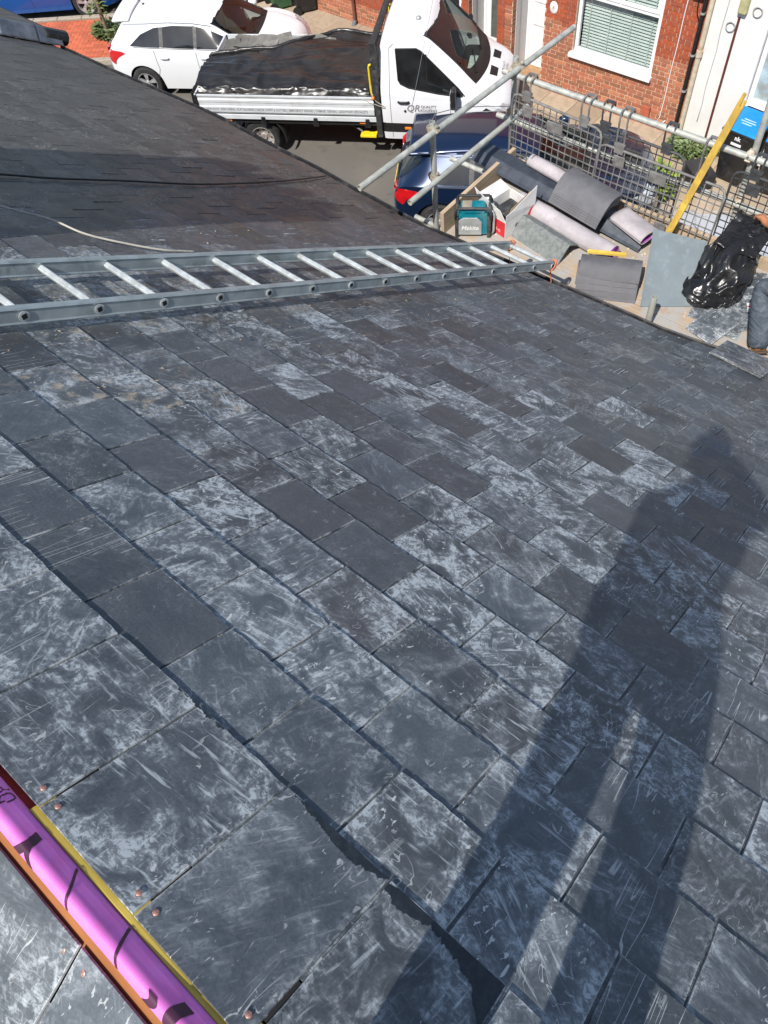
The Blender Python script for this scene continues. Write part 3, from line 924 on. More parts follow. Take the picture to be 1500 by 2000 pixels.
b = MB(); b.prism([(-.004, .0), (.204, .0), (.204, .13), (.165, .17), (.05, .17), (-.004, .13)], 0, .01, M=frame((1, 0, 0), (0, 0, 1), (0, -1, 0)), o=(.014, .006, .030)); b.build('grille_rim', M_SILV, rd, bevel=.004)
b = MB(); b.box((.035, .01, .222), (.245, .150, .262)); b.build('top_panel', M_TEAL, rd, bevel=.01)
b = MB(); b.box((.05, .02, .2625), (.13, .14, .266)); b.build('battery_lid', plain('brown_lid', (.30, .26, .20), .5, dirt=(.5, .47, .42)), rd, bevel=.002)
b = MB()
for x in (-.008, .262):
    for y in (-.008, .142):
        b.box((x, y, 0), (x + .034, y + .034, .205))
b.build('corner_bumper', M_CHAR, rd, bevel=.01)
b = MB(); b.path([(0, 0, .19), (.0, .0, .26), (.02, 0, .292), (.27, 0, .292), (.29, 0, .26), (.29, 0, .19)], .012, 8); b.path([(0, .168, .19), (.0, .168, .26), (.02, .168, .292), (.27, .168, .292), (.29, .168, .26), (.29, .168, .19)], .012, 8)
b.path([(.01, 0, .285), (.01, .168, .285)], .012, 8); b.path([(.28, 0, .285), (.28, .168, .285)], .012, 8); b.build('roll_cage', M_CHAR, rd, smooth=True)
b = MB(); b.box((.285, .02, .03), (.292, .15, .20)); b.build('control_panel', M_CHAR, rd, bevel=.003)
b = MB()
for y in (.03, .125): b.path([(.30, y, .01), (.318, y, .05), (.318, y, .20), (.298, y, .25)], .011, 8)
b.build('side_guard', M_SILV, rd, smooth=True)
text_mb('Makita', .055, fn=lambda x, y: Vector((.118 + x, -.0045, .10 + y)), bold=.001, shear=.2).build('lettering', M_WHITE_INK, rd)
text_mb('Makita', .036, fn=lambda x, y: Vector((.2935, .085 + x, .185 + y)), bold=.001, shear=.2).build('lettering', M_WHITE_INK, rd)

# torn red and white carton
M_CARD = plain('brown_card', (.42, .29, .17), .85, var=.15)
M_CARDW = plain('white_card', (.70, .69, .67), .7, var=.07, dirt=(.5, .48, .45), dirt_amt=.3)
M_RED = plain('red_print', (.62, .03, .04), .6, var=.1)
bx = Vector((.31, -.06, 0)).normalized()
cb = thing('cardboard_box', 'open red and white cardboard box with torn flaps', 'box', (4.535, 2.985, ZP + .004), math.atan2(bx.y, bx.x))
bl, bd, bh = .34, .30, .165
w_ = .004
b = MB(); b.box((0, 0, 0), (bl, w_, bh)); b.box((0, bd - w_, 0), (bl, bd, bh)); b.box((0, w_, 0), (w_, bd - w_, bh)); b.box((bl - w_, w_, 0), (bl, bd - w_, bh)); b.box((w_, w_, 0), (bl - w_, bd - w_, w_)); b.build('carton', M_CARDW, cb)
b = MB(); b.add([(-.0015, .004, .004), (-.0015, .296, .004), (-.0015, .296, .14), (-.0015, .004, .155)], [(0, 3, 2, 1)]); b.build('print_panel', M_RED, cb)
b = MB(); b.add([(.19, -.0015, .004), (.338, -.0015, .004), (.338, -.0015, .155), (.29, -.0015, .155)], [(0, 1, 2, 3)]); b.build('print_panel', M_RED, cb)
for t_, y_, z_, s_ in (('Dry Ridge', .13, .052, .036), ('Kit 6m', .15, .092, .026)):
    text_mb(t_, s_, fn=lambda x, y, y_=y_, z_=z_: Vector((-.003, y_ + x, z_ - y))).build('lettering', M_WHITE_INK, cb)
text_mb('Dry Ridge', .028, fn=lambda x, y: Vector((.275 - x, -.003, .075 - y))).build('lettering', M_WHITE_INK, cb)
b = MB(); b.lathe([(.0, 0), (.022, .0)], 20, M=frame((1, 0, 0), (0, 0, 1), (0, -1, 0)), o=(.135, -.002, .07)); b.build('printed_disc', plain('grey_print', (.25, .25, .25), .7), cb)
def flap(pts, mt, name='flap'):
    b = MB(); b.add(pts, [tuple(range(len(pts)))]); b.build(name, mt, cb, solid=.004)
flap([(0, 0, bh), (0, bd, bh), (.0, bd + .08, bh + .15), (-.03, bd * .75, bh + .14), (-.01, .06, bh + .09)], M_CARDW)
flap([(0, 0, bh), (bl, 0, bh), (bl + .03, .02, bh + .15), (.16, .005, bh + .10), (.05, -.005, bh + .075), (0, -.005, bh + .065)], M_CARDW)
flap([(.02, .006, bh), (bl - .02, .006, bh), (bl - .03, .035, bh + .12), (.08, .02, bh + .08)], M_CARD, 'torn_lining')
flap([(0, bd, bh), (bl, bd, bh), (bl - .02, bd + .10, bh + .05), (.05, bd + .08, bh + .07)], M_CARDW)
flap([(bl, .02, bh), (bl, bd - .02, bh), (bl + .05, bd - .04, bh - .09), (bl + .06, .05, bh - .09)], M_CARDW)
b = MB(); b.box((.10, .08, .02), (.30, .25, .12)); b.build('contents', M_CHAR, cb, bevel=.01)

# dark ridge trough, membrane rolls and ridge tiles
M_TROUGH = plain('slate_grey_plastic', (.045, .055, .072), .32, var=.18, dirt=(.12, .13, .15), dirt_amt=.4)
def extrude_profile(name, prof, a, b, up, mt, parent, label=None, cat=None, solid=.006, smooth=False, k=8, bend=0.0):
    a, b, up = Vector(a), Vector(b), Vector(up).normalized()
    d = (b - a).normalized(); sd = d.cross(up).normalized(); up = sd.cross(d)
    mb = MB(); n_ = len(prof)
    P = []
    for i in range(k + 1):
        t = i / k
        o = a.lerp(b, t) + up * bend * math.sin(math.pi * t)
        P += [o + sd * x + up * z for x, z in prof]
    mb.add(P, [(i * n_ + j, i * n_ + j + 1, (i + 1) * n_ + j + 1, (i + 1) * n_ + j) for i in range(k) for j in range(n_ - 1)])
    o = mb.build(name, mt, parent, smooth=smooth, solid=solid)
    if label: tag(o, label, cat)
    return o
hexp = [(-.135, -.075), (-.12, -.055), (-.062, .0), (.062, .0), (.12, -.055), (.135, -.075)]
tr = extrude_profile('ridge_trough', hexp, (5.20, 3.72, 4.74), (5.115, 1.97, 4.60), (0, 0, 1), M_TROUGH, None, 'long dark grey plastic ridge trough under the rolls', 'trough', .005)
M_ROLL = plain('lilac_membrane', (.42, .385, .40), .8, var=.16, scale=6, dirt=(.30, .27, .27), dirt_amt=.6, bump=.25, bscale=25, bdist=.01)
M_PLAST = plain('purple_liner', (.38, .07, .42), .5)
def roll(a, b, rad, label, flat=1.0, core=True):
    a, b = Vector(a), Vector(b)
    d = (b - a).normalized()
    t = thing('membrane_roll', label, 'roll', a.lerp(b, .5))
    o = t.location.copy()
    sd = d.cross(Vector((0, 0, 1))).normalized(); up = sd.cross(d)
    mb = MB(); nn = 28
    def fn(u, v):
        an = 2 * math.pi * u + v * .2
        q = rad * (1 + .035 * mnoise.noise((math.cos(an) * 2, math.sin(an) * 2, v * 5)))
        return a.lerp(b, v) - o + sd * math.cos(an) * q + up * math.sin(an) * q * flat
    mb.grid(fn, nn, 24)
    mb.build('outer_wrap', M_ROLL, t, smooth=True)
    for end, s_ in ((a, -1), (b, 1)):
        sp = MB()
        pts = []
        for i in range(70):
            an = i * .30; q = rad * (.95 - .65 * i / 70)
            pts.append(end - o - d * s_ * .002 + sd * math.cos(an) * q + up * math.sin(an) * q * flat)
        sp.path(pts, .0028, 5); sp.build('rolled_layers', M_PLAST if core else M_ROLL, t, smooth=True)
        dk = MB(); dk.tube(end - o - d * s_ * .03, end - o - d * s_ * .025, rad * .9, 20); dk.build('roll_core', M_DARK, t)
    return t
roll((4.925, 3.10, ZP + .085), (4.775, 2.10, ZP + .085), .078, 'fat lilac membrane roll lying in front of the ridge tiles')
roll((5.235, 3.22, 4.755), (5.16, 2.50, 4.71), .058, 'thin lilac membrane roll lying on the dark trough', .85)
# squashed end of the roll poking out to the right, open at the end
a_, b_ = Vector((5.135, 2.28, 4.675)), Vector((5.06, 1.945, 4.64))
d_ = (b_ - a_).normalized(); sd_ = d_.cross(Vector((0, 0, 1))).normalized(); up_ = sd_.cross(d_)
t = thing('membrane_roll', 'flattened lilac membrane roll with purple inside showing at its end', 'roll', a_)
mb = MB(); mb.grid(lambda u, v: (b_ - a_) * v + sd_ * .105 * math.cos(2 * math.pi * u) + up_ * (.030 + .012 * v) * math.sin(2 * math.pi * u) * (1 + .4 * math.cos(2 * math.pi * u)), 24, 10); mb.build('outer_wrap', M_ROLL, t, smooth=True, solid=.004)
mb = MB(); mb.grid(lambda u, v: (b_ - a_) * (.5 + .49 * v) + sd_ * .095 * math.cos(2 * math.pi * u) + up_ * (.022 + .012 * v) * math.sin(2 * math.pi * u), 24, 6); mb.build('inner_face', M_PLAST, t, smooth=True)

M_RTILE = plain('slate_grey_ridge_tile', (.115, .115, .125), .7, var=.12, dirt=(.25, .25, .25), dirt_amt=.25, bump=.2, bscale=90, randv=.08)
M_CONC = plain('weathered_concrete', (.17, .185, .18), .9, var=.25, scale=30, dirt=(.30, .31, .29), dirt_amt=.5, bump=.5, bscale=70)
def ridge_tile(a, b, up, half, rise, mt, label, thick=.013, angular=False, group=None, cut=False):
    a, b, up = Vector(a), Vector(b), Vector(up).normalized()
    d = (b - a).normalized(); sd = d.cross(up).normalized(); up = sd.cross(d)
    n_ = 13
    prof = []
    for i in range(n_):
        s = -1 + 2 * i / (n_ - 1)
        if angular: z = -rise * (abs(s) ** 1.12)
        else: z = -rise * (abs(s) ** 1.75)
        prof.append((half * s, z))
    mb = MB()
    P = []
    o = a.lerp(b, .5)
    for e in (a, b):
        P += [e - o + sd * x + up * z for x, z in prof]
        P += [e - o + sd * x * .97 + up * (z - thick) for x, z in prof]
    k = n_
    F = []
    for j in range(k - 1):
        F += [(j, j + 1, 2 * k + j + 1, 2 * k + j), (k + j + 1, k + j, 3 * k + j, 3 * k + j + 1), (j + 1, j, k + j, k + j + 1), (2 * k + j, 2 * k + j + 1, 3 * k + j + 1, 3 * k + j)]
    F += [(0, 2 * k, 3 * k, k), (k - 1, 2 * k - 1, 4 * k - 1, 3 * k - 1)]
    mb.add(P, F)
    ob = mb.build('ridge_tile', mt, None, smooth='auto', loc=o, bevel=.003, angle=50)
    return tag(ob, label, 'ridge tile', group)
# nested stack lying on the trough and rolls
ords = ['topmost', 'second', 'third', 'fourth', 'lowest']
for i in range(5):
    q = Vector((-.006, .004, -.0185)) * i
    ridge_tile(Vector((5.075, 2.80, 4.875)) + q, Vector((5.035, 2.31, 4.835)) + q, (-.28, 0, .96), .150, .075, M_RTILE, '%s ridge tile of the nested stack lying on the rolls' % ords[i], group='ridge tiles nested on the rolls')
# angled grey ridge tile on the boards
ridge_tile((4.735, 2.96, ZP + .135), (4.635, 2.42, ZP + .135), (-.12, 0, 1), .15, .118, M_CONC, 'single rough grey angled ridge tile beside the lilac roll', thick=.016, angular=True)
# second nested stack by the eaves, tilted up
dv = Vector((.205, -.43, 0)).normalized()
back = Vector((.43, .205, 0)).normalized()
for i in range(5):
    c0 = Vector((4.535, 2.0, ZP + .205)) - Vector((0, 0, .036)) * i - back * (.024 * i)
    sh = random.uniform(-.010, .010)
    tw = random.uniform(-.03, .03)
    dq = (dv + back * tw).normalized()
    ridge_tile(c0 - dq * (.235 + sh), c0 + dq * (.235 - sh), back * -.30 + Vector((0, 0, .95)), .105, .050, M_RTILE, '%s ridge tile of the stack standing by the eaves' % ords[i], group='ridge tiles stacked by the eaves', thick=.016)
M_YPOLE = wood('yellow_batten_wood', (.58, .36, .05), (.74, .52, .10), .7, (40, 40, 3), dirt=(.30, .20, .06), amt=.5)
pb = Vector((4.62, 2.095, ZP + .205))
o = MB().box((-.15, -.0125, -.012), (.15, .0125, .012), M=frame(dv, Vector((0, 0, 1)).cross(dv), (0, 0, 1))).build('batten_offcut', wood('yellow_offcut', (.62, .42, .06), (.76, .54, .10), .7, (3, 40, 40)), None, loc=pb + Vector((.02, .0, .0)), bevel=.002)
tag(o, 'short yellow batten offcut lying on the ridge tile stack', 'batten')
# large grey sheet leaning on the guards
M_SHEET = plain('blue_grey_sheet', (.155, .19, .205), .6, var=.07, scale=5, dirt=(.34, .38, .39), dirt_amt=.22, dirt_scale=14)
s0, s1 = Vector((4.475, 1.66, ZP + .004)), Vector((4.70, 1.335, ZP + .004))
s2, s3 = Vector((5.155, 1.515, ZP + .222)), Vector((5.03, 1.92, ZP + .248))
mb = MB(); nrm = (s1 - s0).cross(s3 - s0).normalized() * .006
mb.add([s0 - s0, s1 - s0, s2 - s0, s3 - s0, nrm, s1 - s0 + nrm, s2 - s0 + nrm, s3 - s0 + nrm], [(3, 2, 1, 0), (4, 5, 6, 7), (0, 1, 5, 4), (1, 2, 6, 5), (2, 3, 7, 6), (3, 0, 4, 7)])
tag(mb.build('slate_sheet', M_SHEET, None, loc=s0), 'large plain blue-grey sheet propped beside the black sack', 'sheet')
# yellow batten leaning over the guard rail
pa, pz = Vector((5.20, 1.845, 4.66)), Vector((5.335, 1.635, 5.745))
dd = (pz - pa).normalized()
yb = thing('batten', 'long yellow timber batten leaning across the guard rail', 'batten', pa)
Mp = frame(dd.cross(Vector((1, 0, 0))).normalized(), dd.cross(dd.cross(Vector((1, 0, 0))).normalized()), dd)
L_ = (pz - pa).length
mb = MB(); mb.box((-.026, -.013, -.14), (.026, .013, L_ - .06), M=Mp); mb.build('shaft', M_YPOLE, yb, bevel=.002)
mb = MB(); mb.box((-.026, -.011, L_ - .06), (-.004, .011, L_ - .012), M=Mp); mb.box((.000, -.012, L_ - .06), (.026, .012, L_ + .03), M=Mp, taper=.8); mb.build('splintered_end', M_YPOLE, yb)

# black rubble sack
n = NT('black_polythene'); v = n.obj()
g1 = n.noise(v, 5, 2, .5, .8); g2 = n.noise(n.mapping(v, (7, 7, 16)), 1.0, 2, .5, .7)
n.set(n.mix(n.ramp(g1, .3, .7), (.010, .010, .011), (.022, .023, .025)), n.ramp(g2, .3, .7, .2, .36), 0, .55)
n.bump(n.math('ADD', g1, n.math('MULTIPLY', g2, .6)), .45, .03)
M_POLY = n.m
def ridged(p): return 1 - abs(mnoise.noise(p)) * 2
def sack(loc, label, hgt, ra, rb, seed, lean=(0, 0)):
    t = thing('rubble_sack', label, 'sack', loc)
    mb = MB()
    def fn(u, v):
        an = 2 * math.pi * u; c_, s_ = math.cos(an), math.sin(an)
        prof = slerp([(0, .0), (.02, .70), (.08, .95), (.25, 1.04), (.5, 1.0), (.72, .86), (.88, .66), (.96, .42), (1, .0)], v)
        cr = mnoise.noise((c_ * 1.3 + seed, s_ * 1.3, v * 2.2)) * .20
        fold = .13 * max(0, ridged((c_ * .8 + seed, s_ * .8, v * 5.0 + seed + c_ * 1.0)) - .55) + .05 * max(0, ridged((c_ * 2.6 + v * 2, s_ * 2.6 + seed, v * 3.5)) - .5) + .010 * ridged((c_ * 4, s_ * 4 + v * 3, v * 7))
        k_ = prof * (.88 + cr + fold * 1.5)
        z = hgt * slerp([(0, 0), (.5, .52), (.88, .95), (1, 1.0)], v) + (.05 * ridged((c_ * 2, s_ * 2, v * 5 + 3)) - .03) * (v > .05) * (1 if v < .95 else .4)
        return Vector((ra * k_ * c_ + lean[0] * v * v, rb * k_ * s_ + lean[1] * v * v, max(0, z)))
    mb.grid(fn, 110, 70)
    mb.build('bag', M_POLY, t, smooth=True, weld=True)
    mb = MB()
    def fl_(u, v):
        p = Vector((lean[0] * .75 + ra * (-.5 + 1.5 * v) * .9, lean[1] + rb * (-.8 + 1.5 * u), hgt * (.93 + .10 * v)))
        return p + Vector((0, 0, .035 * mnoise.noise((u * 4, v * 4, seed)) + .02 * ridged((u * 3, v * 6, 2))))
    mb.grid(fl_, 24, 24)
    mb.build('loose_neck', M_POLY, t, smooth=True, solid=.002)
    return t
sack((4.955, 1.28, ZP), 'crumpled shiny black rubble sack held by the worker', .36, .30, .215, 3.0, (.26, .0))

# loose slates on the boards and propped at the eaves
sl_board = [(4.60, 1.20, 8, .10), (4.72, 1.02, -24, .06), (4.55, 1.03, 4, .13), (4.88, .93, 30, .03), (4.42, 1.15, -12, .08)]
desc = ['under the stub tube beside the grey sheet', 'nearest the kneeling worker', 'lying flat in the middle of the loose slates', 'half in the shade of the worker', 'closest to the eaves']
for i, (x, y, a, z) in enumerate(sl_board):
    o = place(new_meshes[i], 'slate', None, (x, y, ZP + .008 + .007 * i), (0, 0, R(a + 90)), (.75, .2, .1, 1))
    tag(o, 'loose slate on the scaffold boards ' + desc[i], 'slate', 'loose slates on the scaffold boards')
r = random.Random(77)
for i in range(3):
    me = slate_mesh(900 + i, M_SLATE, w=.36, L=.50)
    M = slate_matrix(5.905 - .012 * i, .70 + .012 * i, .016 + .0095 * i, r)
    o = place(me, 'slate', None, M.translation, M.to_3x3() @ Euler((-TILT * .6, 0, .035 * (i - 1))).to_matrix(), (.45, .5, .2, 1))
    tag(o, '%s of three slates laid over the eaves by the worker' % ['lowest', 'middle', 'uppermost'][i], 'slate', 'slates laid over the eaves')
# small white packet
pk = MB().box((-.035, -.022, 0), (.035, .022, .018)).build('packet', M_CARDW, None, loc=(4.92, .985, ZP + .012), rot=(0, 0, .6), bevel=.003)
tag(pk, 'small white and red packet beside the worker', 'packet')
b = MB(); b.add([(-.01, -.0225, .0187), (.002, -.0225, .0187), (.002, .0225, .0187), (-.01, .0225, .0187)], [(0, 1, 2, 3)]); b.build('red_band', M_RED, pk)
# rubble and dust heaps between the tiles
mb = MB(); r = random.Random(8)
for _ in range(220):
    x, y = r.uniform(4.35, 5.3), r.choice([r.gauss(2.05, .12), r.uniform(.6, 3.3)])
    s = r.uniform(.003, .014)
    mb.box((-s, -s * .7, -s * .2), (s, s * .7, s * .7), M=Euler((r.uniform(0, .5), r.uniform(0, .5), r.uniform(0, 6))).to_matrix(), o=(x, y, ZP + .003), taper=.6)
tag(mb.build('mortar_crumbs', plain('mortar_crumbs', (.50, .43, .33), .95, var=.3, scale=30), None), 'pale mortar crumbs strewn over the scaffold boards', 'rubble', kind='stuff')
# ------------------------------------------------------------------ street: ground, parking bays, pavement
n = NT('asphalt'); v = n.obj()
a = n.noise(v, 220, 3, .7); bq = n.noise(v, .9, 6, .65, .4)
c = n.mix(n.ramp(a, .3, .7), (.095, .088, .080), (.20, .185, .165))
c = n.mix(n.ramp(bq, .45, .7, 0, .55), c, (.20, .175, .145))
c = n.mix(n.ramp(n.noise(v, 2.3, 5, .6), .56, .70, 0, .45), c, (.07, .065, .06))
n.set(c, .9, 0, .25); n.bump(a, .4, .01)
M_ASPH = n.m
g = MB()
g.grid(lambda u, v: Vector((-400 + 800 * u, -400 + 800 * v, 0)), 8, 8)
road = tag(g.build('road', M_ASPH), kind='structure')
n = NT('paving_slab'); v = n.obj()
n2 = n.noise(v, 5, 6, .65, .5); n3 = n.noise(v, 150, 3, .7)
rv = n.rnd()
c = n.mix(rv, (.34, .265, .185), (.46, .37, .27))
c = n.mix(n.ramp(n2, .42, .68, 0, .55), c, (.27, .21, .15))
c = n.mix(n.ramp(n.noise(n.vmath('ADD', v, (5, 2, 3)), 11, 6, .7), .58, .72, 0, .5), c, (.20, .17, .14))
k3 = n.ramp(n3, .3, .7, .88, 1.1); c = n.mix(1.0, c, n.comb(k3, k3, k3), 'MULTIPLY')
n.set(c, .88, 0, .3); n.bump(n3, .25, .004)
M_SLAB = n.m
M_BED = plain('joint_sand', (.20, .16, .12), .95, var=.3, scale=40)
M_KERB = plain('granite_kerb', (.36, .31, .25), .85, var=.2, scale=40, dirt=(.25, .21, .17), bump=.2)
pave = tag(MB().box((11.12, -14, 0), (12.98, 40, .09)).build('pavement', M_BED), kind='structure')
slab = MB().box((-.302, -.302, 0), (.302, .302, .05))
def shared(mb, name, mt, bev=0.0):
    me = mb.mesh(name)
    if bev:
        bm = bmesh.new(); bm.from_mesh(me); bmesh.ops.bevel(bm, geom=bm.edges[:] , offset=bev, segments=1, affect='EDGES'); bm.to_mesh(me); bm.free()
    me.materials.append(mt)
    return me
slab_me = shared(slab, 'paving_slab', M_SLAB, .004)
for i in range(3):
    for j in range(-2, 30):
        place(slab_me, 'paving_slab', pave, (11.435 + .61 * i, .6 + .61 * j + (.0 if i % 2 == 0 else .0), .062 + random.uniform(-.003, .003)), (random.uniform(-.006, .006), random.uniform(-.006, .006), random.uniform(-.004, .004)))
kerb_me = shared(MB().box((-.07, -.455, 0), (.07, .455, .13)), 'kerb_stone', M_KERB, .008)
for j in range(-3, 34):
    place(kerb_me, 'kerb_stone', pave, (11.045, .5 + .92 * j, -.012), (0, 0, 0))
# red brick build-out between the slanted bays
BA = R(-54)
bdx, bdy = Vector((math.cos(BA), math.sin(BA), 0)), Vector((-math.sin(BA), math.cos(BA), 0))
bo0 = Vector((8.62, 17.25, 0))
ramp_ = tag(MB().prism([(-1.0, .0), (2.75, 0), (4.0, 1.76), (-2.3, 1.76)], 0, .075, M=frame(bdx, bdy, (0, 0, 1)), o=bo0).build('build_out', M_BED), kind='structure')
M_PAVER = plain('red_paver', (.50, .125, .06), .85, var=.2, scale=25, dirt=(.36, .20, .13), dirt_amt=.4, randv=.18, bump=.2)
pav_me = shared(MB().box((-.098, -.048, 0), (.098, .048, .05)), 'paver', M_PAVER, .003)
for j in range(17):
    for i in range(-12, 11):
        x, y = i * .2 + (.1 if j % 2 else 0), .055 + j * .1
        if j > 3 and (i // 3) % 2 == 0 and j % 2 == 0 and False: continue
        if x < -.86 - 1.3 * (y / 1.7) or x > 1.5 + .4 * y: continue
        if math.hypot(x - .66, (y - 1.0) * .9) < .40: continue
        if len(ramp_.children) > 295: break
        p = bo0 + bdx * x + bdy * y
        place(pav_me, 'paver', ramp_, (p.x, p.y, .038 + random.uniform(-.002, .002)), (0, 0, BA + (0 if (i + j) % 5 else 0)))
ks = shared(MB().box((-.30, -.062, 0), (.30, .062, .115)), 'kerb_stone', M_KERB, .008)
for i in range(8):
    for y in (-.07, 1.83):
        x = -.68 + .61 * i - (1.3 if y > 1 else 0)
        p = bo0 + bdx * x + bdy * y
        place(ks, 'kerb_stone', ramp_, (p.x, p.y, -.008), (0, 0, BA))

# ------------------------------------------------------------------ houses across the street
n = NT('red_brick'); v = n.obj()
r1 = n.rnd()
c = n.mix(r1, (.46, .165, .09), (.34, .13, .08))
c = n.mix(n.ramp(n.math('FRACT', n.math('MULTIPLY', r1, 17.3)), .72, .8), c, (.30, .13, .075))
c = n.mix(n.ramp(n.math('FRACT', n.math('MULTIPLY', r1, 41.7)), .86, .92), c, (.50, .20, .11))
nn_ = n.noise(n.vmath('ADD', v, n.comb(n.math('MULTIPLY', r1, 30.0), 0.0, 0.0)), 35, 5, .7)
k3 = n.ramp(nn_, .3, .7, .78, 1.2); c = n.mix(1.0, c, n.comb(k3, k3, k3), 'MULTIPLY')
n.set(c, .88, 0, .25); n.bump(nn_, .3, .006)
M_BRICK = n.m
n = NT('red_brick_joined'); v = n.obj()
vv = n.voro(n.mapping(v, (4.5, 4.5, 13.3)), 1.0, 'Color')
r1 = n.sepc(vv)[0]
c = n.mix(r1, (.42, .095, .04), (.30, .085, .05)); nn_ = n.noise(v, 35, 5, .7)
k3 = n.ramp(nn_, .3, .7, .78, 1.2); c = n.mix(1.0, c, n.comb(k3, k3, k3), 'MULTIPLY')
n.set(c, .88, 0, .25); M_BRICK_J = n.m
M_MORTAR = plain('mortar', (.58, .45, .33), .95, var=.2, scale=30)
M_UPVC = plain('white_upvc', (.80, .81, .82), .35, var=.03)
M_RENDER = plain('white_render', (.74, .73, .71), .85, var=.04, scale=3, dirt=(.60, .58, .54), dirt_amt=.35, dirt_scale=2.0, bump=.1)
M_REVEAL = plain('grey_white_reveal', (.62, .61, .60), .8, var=.05)
M_TAN = plain('tan_tile', (.36, .21, .11), .8, var=.2)
M_BLIND = plain('blind_slat', (.78, .79, .74), .6, var=.03)
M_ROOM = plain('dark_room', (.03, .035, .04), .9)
n = NT('window_glass'); v = n.obj()
tb = n.node('ShaderNodeBsdfTransparent'); tb.inputs[0].default_value = (.86, .90, .90, 1)
gl = n.node('ShaderNodeBsdfGlossy'); gl.inputs['Roughness'].default_value = .03
lw = n.node('ShaderNodeLayerWeight'); lw.inputs[0].default_value = .5
mx = n.node('ShaderNodeMixShader'); n.t.links.new(n.math('ADD', n.math('MULTIPLY', n.math('POWER', lw.outputs['Facing'], 4.0), .8), n.ramp(n.noise(v, 3, 3), .3, .7, .05, .08)), mx.inputs[0])
n.t.links.new(tb.outputs[0], mx.inputs[1]); n.t.links.new(gl.outputs[0], mx.inputs[2]); n.t.links.new(mx.outputs[0], n.out.inputs[0])
M_GLASS = n.m
n = NT('frosted_glass'); v = n.obj()
q = n.voro(v, 9, 'Distance'); c = n.mix(n.ramp(n.noise(v, 4, 5, .6, .8), .35, .7), (.30, .33, .31), (.42, .55, .60))
n.set(c, .25, 0, .6); n.bump(q, .5, .02); M_FROST = n.m
WX = 12.92
st_me = shared(MB().box((0, -.1055, -.031), (.10, .1055, .031)), 'brick', M_BRICK, .003)
hd_me = shared(MB().box((0, -.049, -.031), (.10, .049, .031)), 'brick', M_BRICK, .003)
def brickwork(parent, y0, y1, z0, z1, holes, keep):
    """flemish bond on the street face between y0 and y1"""
    r = random.Random(int(y0 * 100))
    items = []
    nz = int((z1 - z0) / .075)
    for k in range(nz):
        z = z0 + .0375 + .075 * k
        y = y1 - (0 if k % 2 == 0 else .1635)
        hd = False
        if k % 2: items.append((y1 - .0768, z, .1515, False))
        while y > y0 - .05:
            L_ = .102 if hd else .215
            c = y - L_ / 2
            a, b = c - L_ / 2, c + L_ / 2
            if b > y1 - .001: b = y1 - .001
            if a < y0 + .001: a = y0 + .001
            ok = b - a > .04
            for (ha, hb, za, zb_) in holes:
                if za - .03 < z < zb_ + .03:
                    if a >= ha - .02 and b <= hb + .02: ok = False
                    elif a < hb and b > hb: a = hb + .004
                    elif b > ha and a < ha: b = ha - .004
            if ok and b - a > .035: items.append(((a + b) / 2, z, b - a, hd))
            y -= L_ + .010
            hd = not hd
    items = [t for t in items if t]
    items.sort(key=lambda t: t[1] if t[1] < 2.5 else 99 + t[1])
    rest = MB(); nk = 0
    for (c, z, L_, hd) in items:
        full = abs(L_ - (.102 if hd else .215)) < .004
        dx = r.uniform(-.003, .002)
        if nk < keep:
            o = place(hd_me if hd else st_me, 'brick', parent, (WX + dx, c, z), (r.uniform(-.01, .01), 0, r.uniform(-.008, .008)))
            if not full: o.scale = (1, L_ / (.102 if hd else .215), 1)
            nk += 1
        else:
            rest.box((WX + dx, c - L_ / 2, z - .0325), (WX + .1, c + L_ / 2, z + .0325))
    if rest.v:
        rest.build('brick_courses', M_BRICK_J, parent)['kind'] = 'stuff'
def wall_with_holes(name, x0, x1, y0, y1, z1, holes, mt, parent):
    mb = MB(); cuts = sorted(holes)
    y = y0
    for (a, b, za, zb_) in cuts:
        if a > y: mb.box((x0, y, 0), (x1, a, z1))
        if za > 0: mb.box((x0, a, 0), (x1, b, za))
        mb.box((x0, a, zb_), (x1, b, z1))
        y = b
    if y < y1: mb.box((x0, y, 0), (x1, y1, z1))
    return mb.build(name, mt, parent)
HB = thing('brick_house', 'red brick house with venetian blinds behind its white window', 'house', (0, 0, 0))
HC_ = thing('brick_house', 'red brick house behind the truck with half glazed white door', 'house')
HA = thing('rendered_house', 'white rendered house with maroon strip and frosted window', 'house')
hole_b = [(5.66, 7.26, .985, 2.42), (7.90, 8.60, .0, 2.3)]
hole_c = [(8.94, 9.62, .0, 2.3), (9.80, 11.30, .92, 2.3)]
wb_ = wall_with_holes('front_wall', WX + .009, WX + .25, 4.90, 8.77, 5.6, hole_b, M_MORTAR, HB)
wc_ = wall_with_holes('front_wall', WX + .009, WX + .25, 8.77, 16.5, 5.6, hole_c, M_MORTAR, HC_)
wa_ = wall_with_holes('front_wall', WX - .015, WX + .25, -1.5, 4.86, 5.6, [(2.45, 3.93, 1.04, 2.4)], M_RENDER, HA)
brickwork(wb_, 4.905, 8.77, .0, 5.55, hole_b, 300)
brickwork(wc_, 8.77, 16.4, .0, 3.4, hole_c, 300)
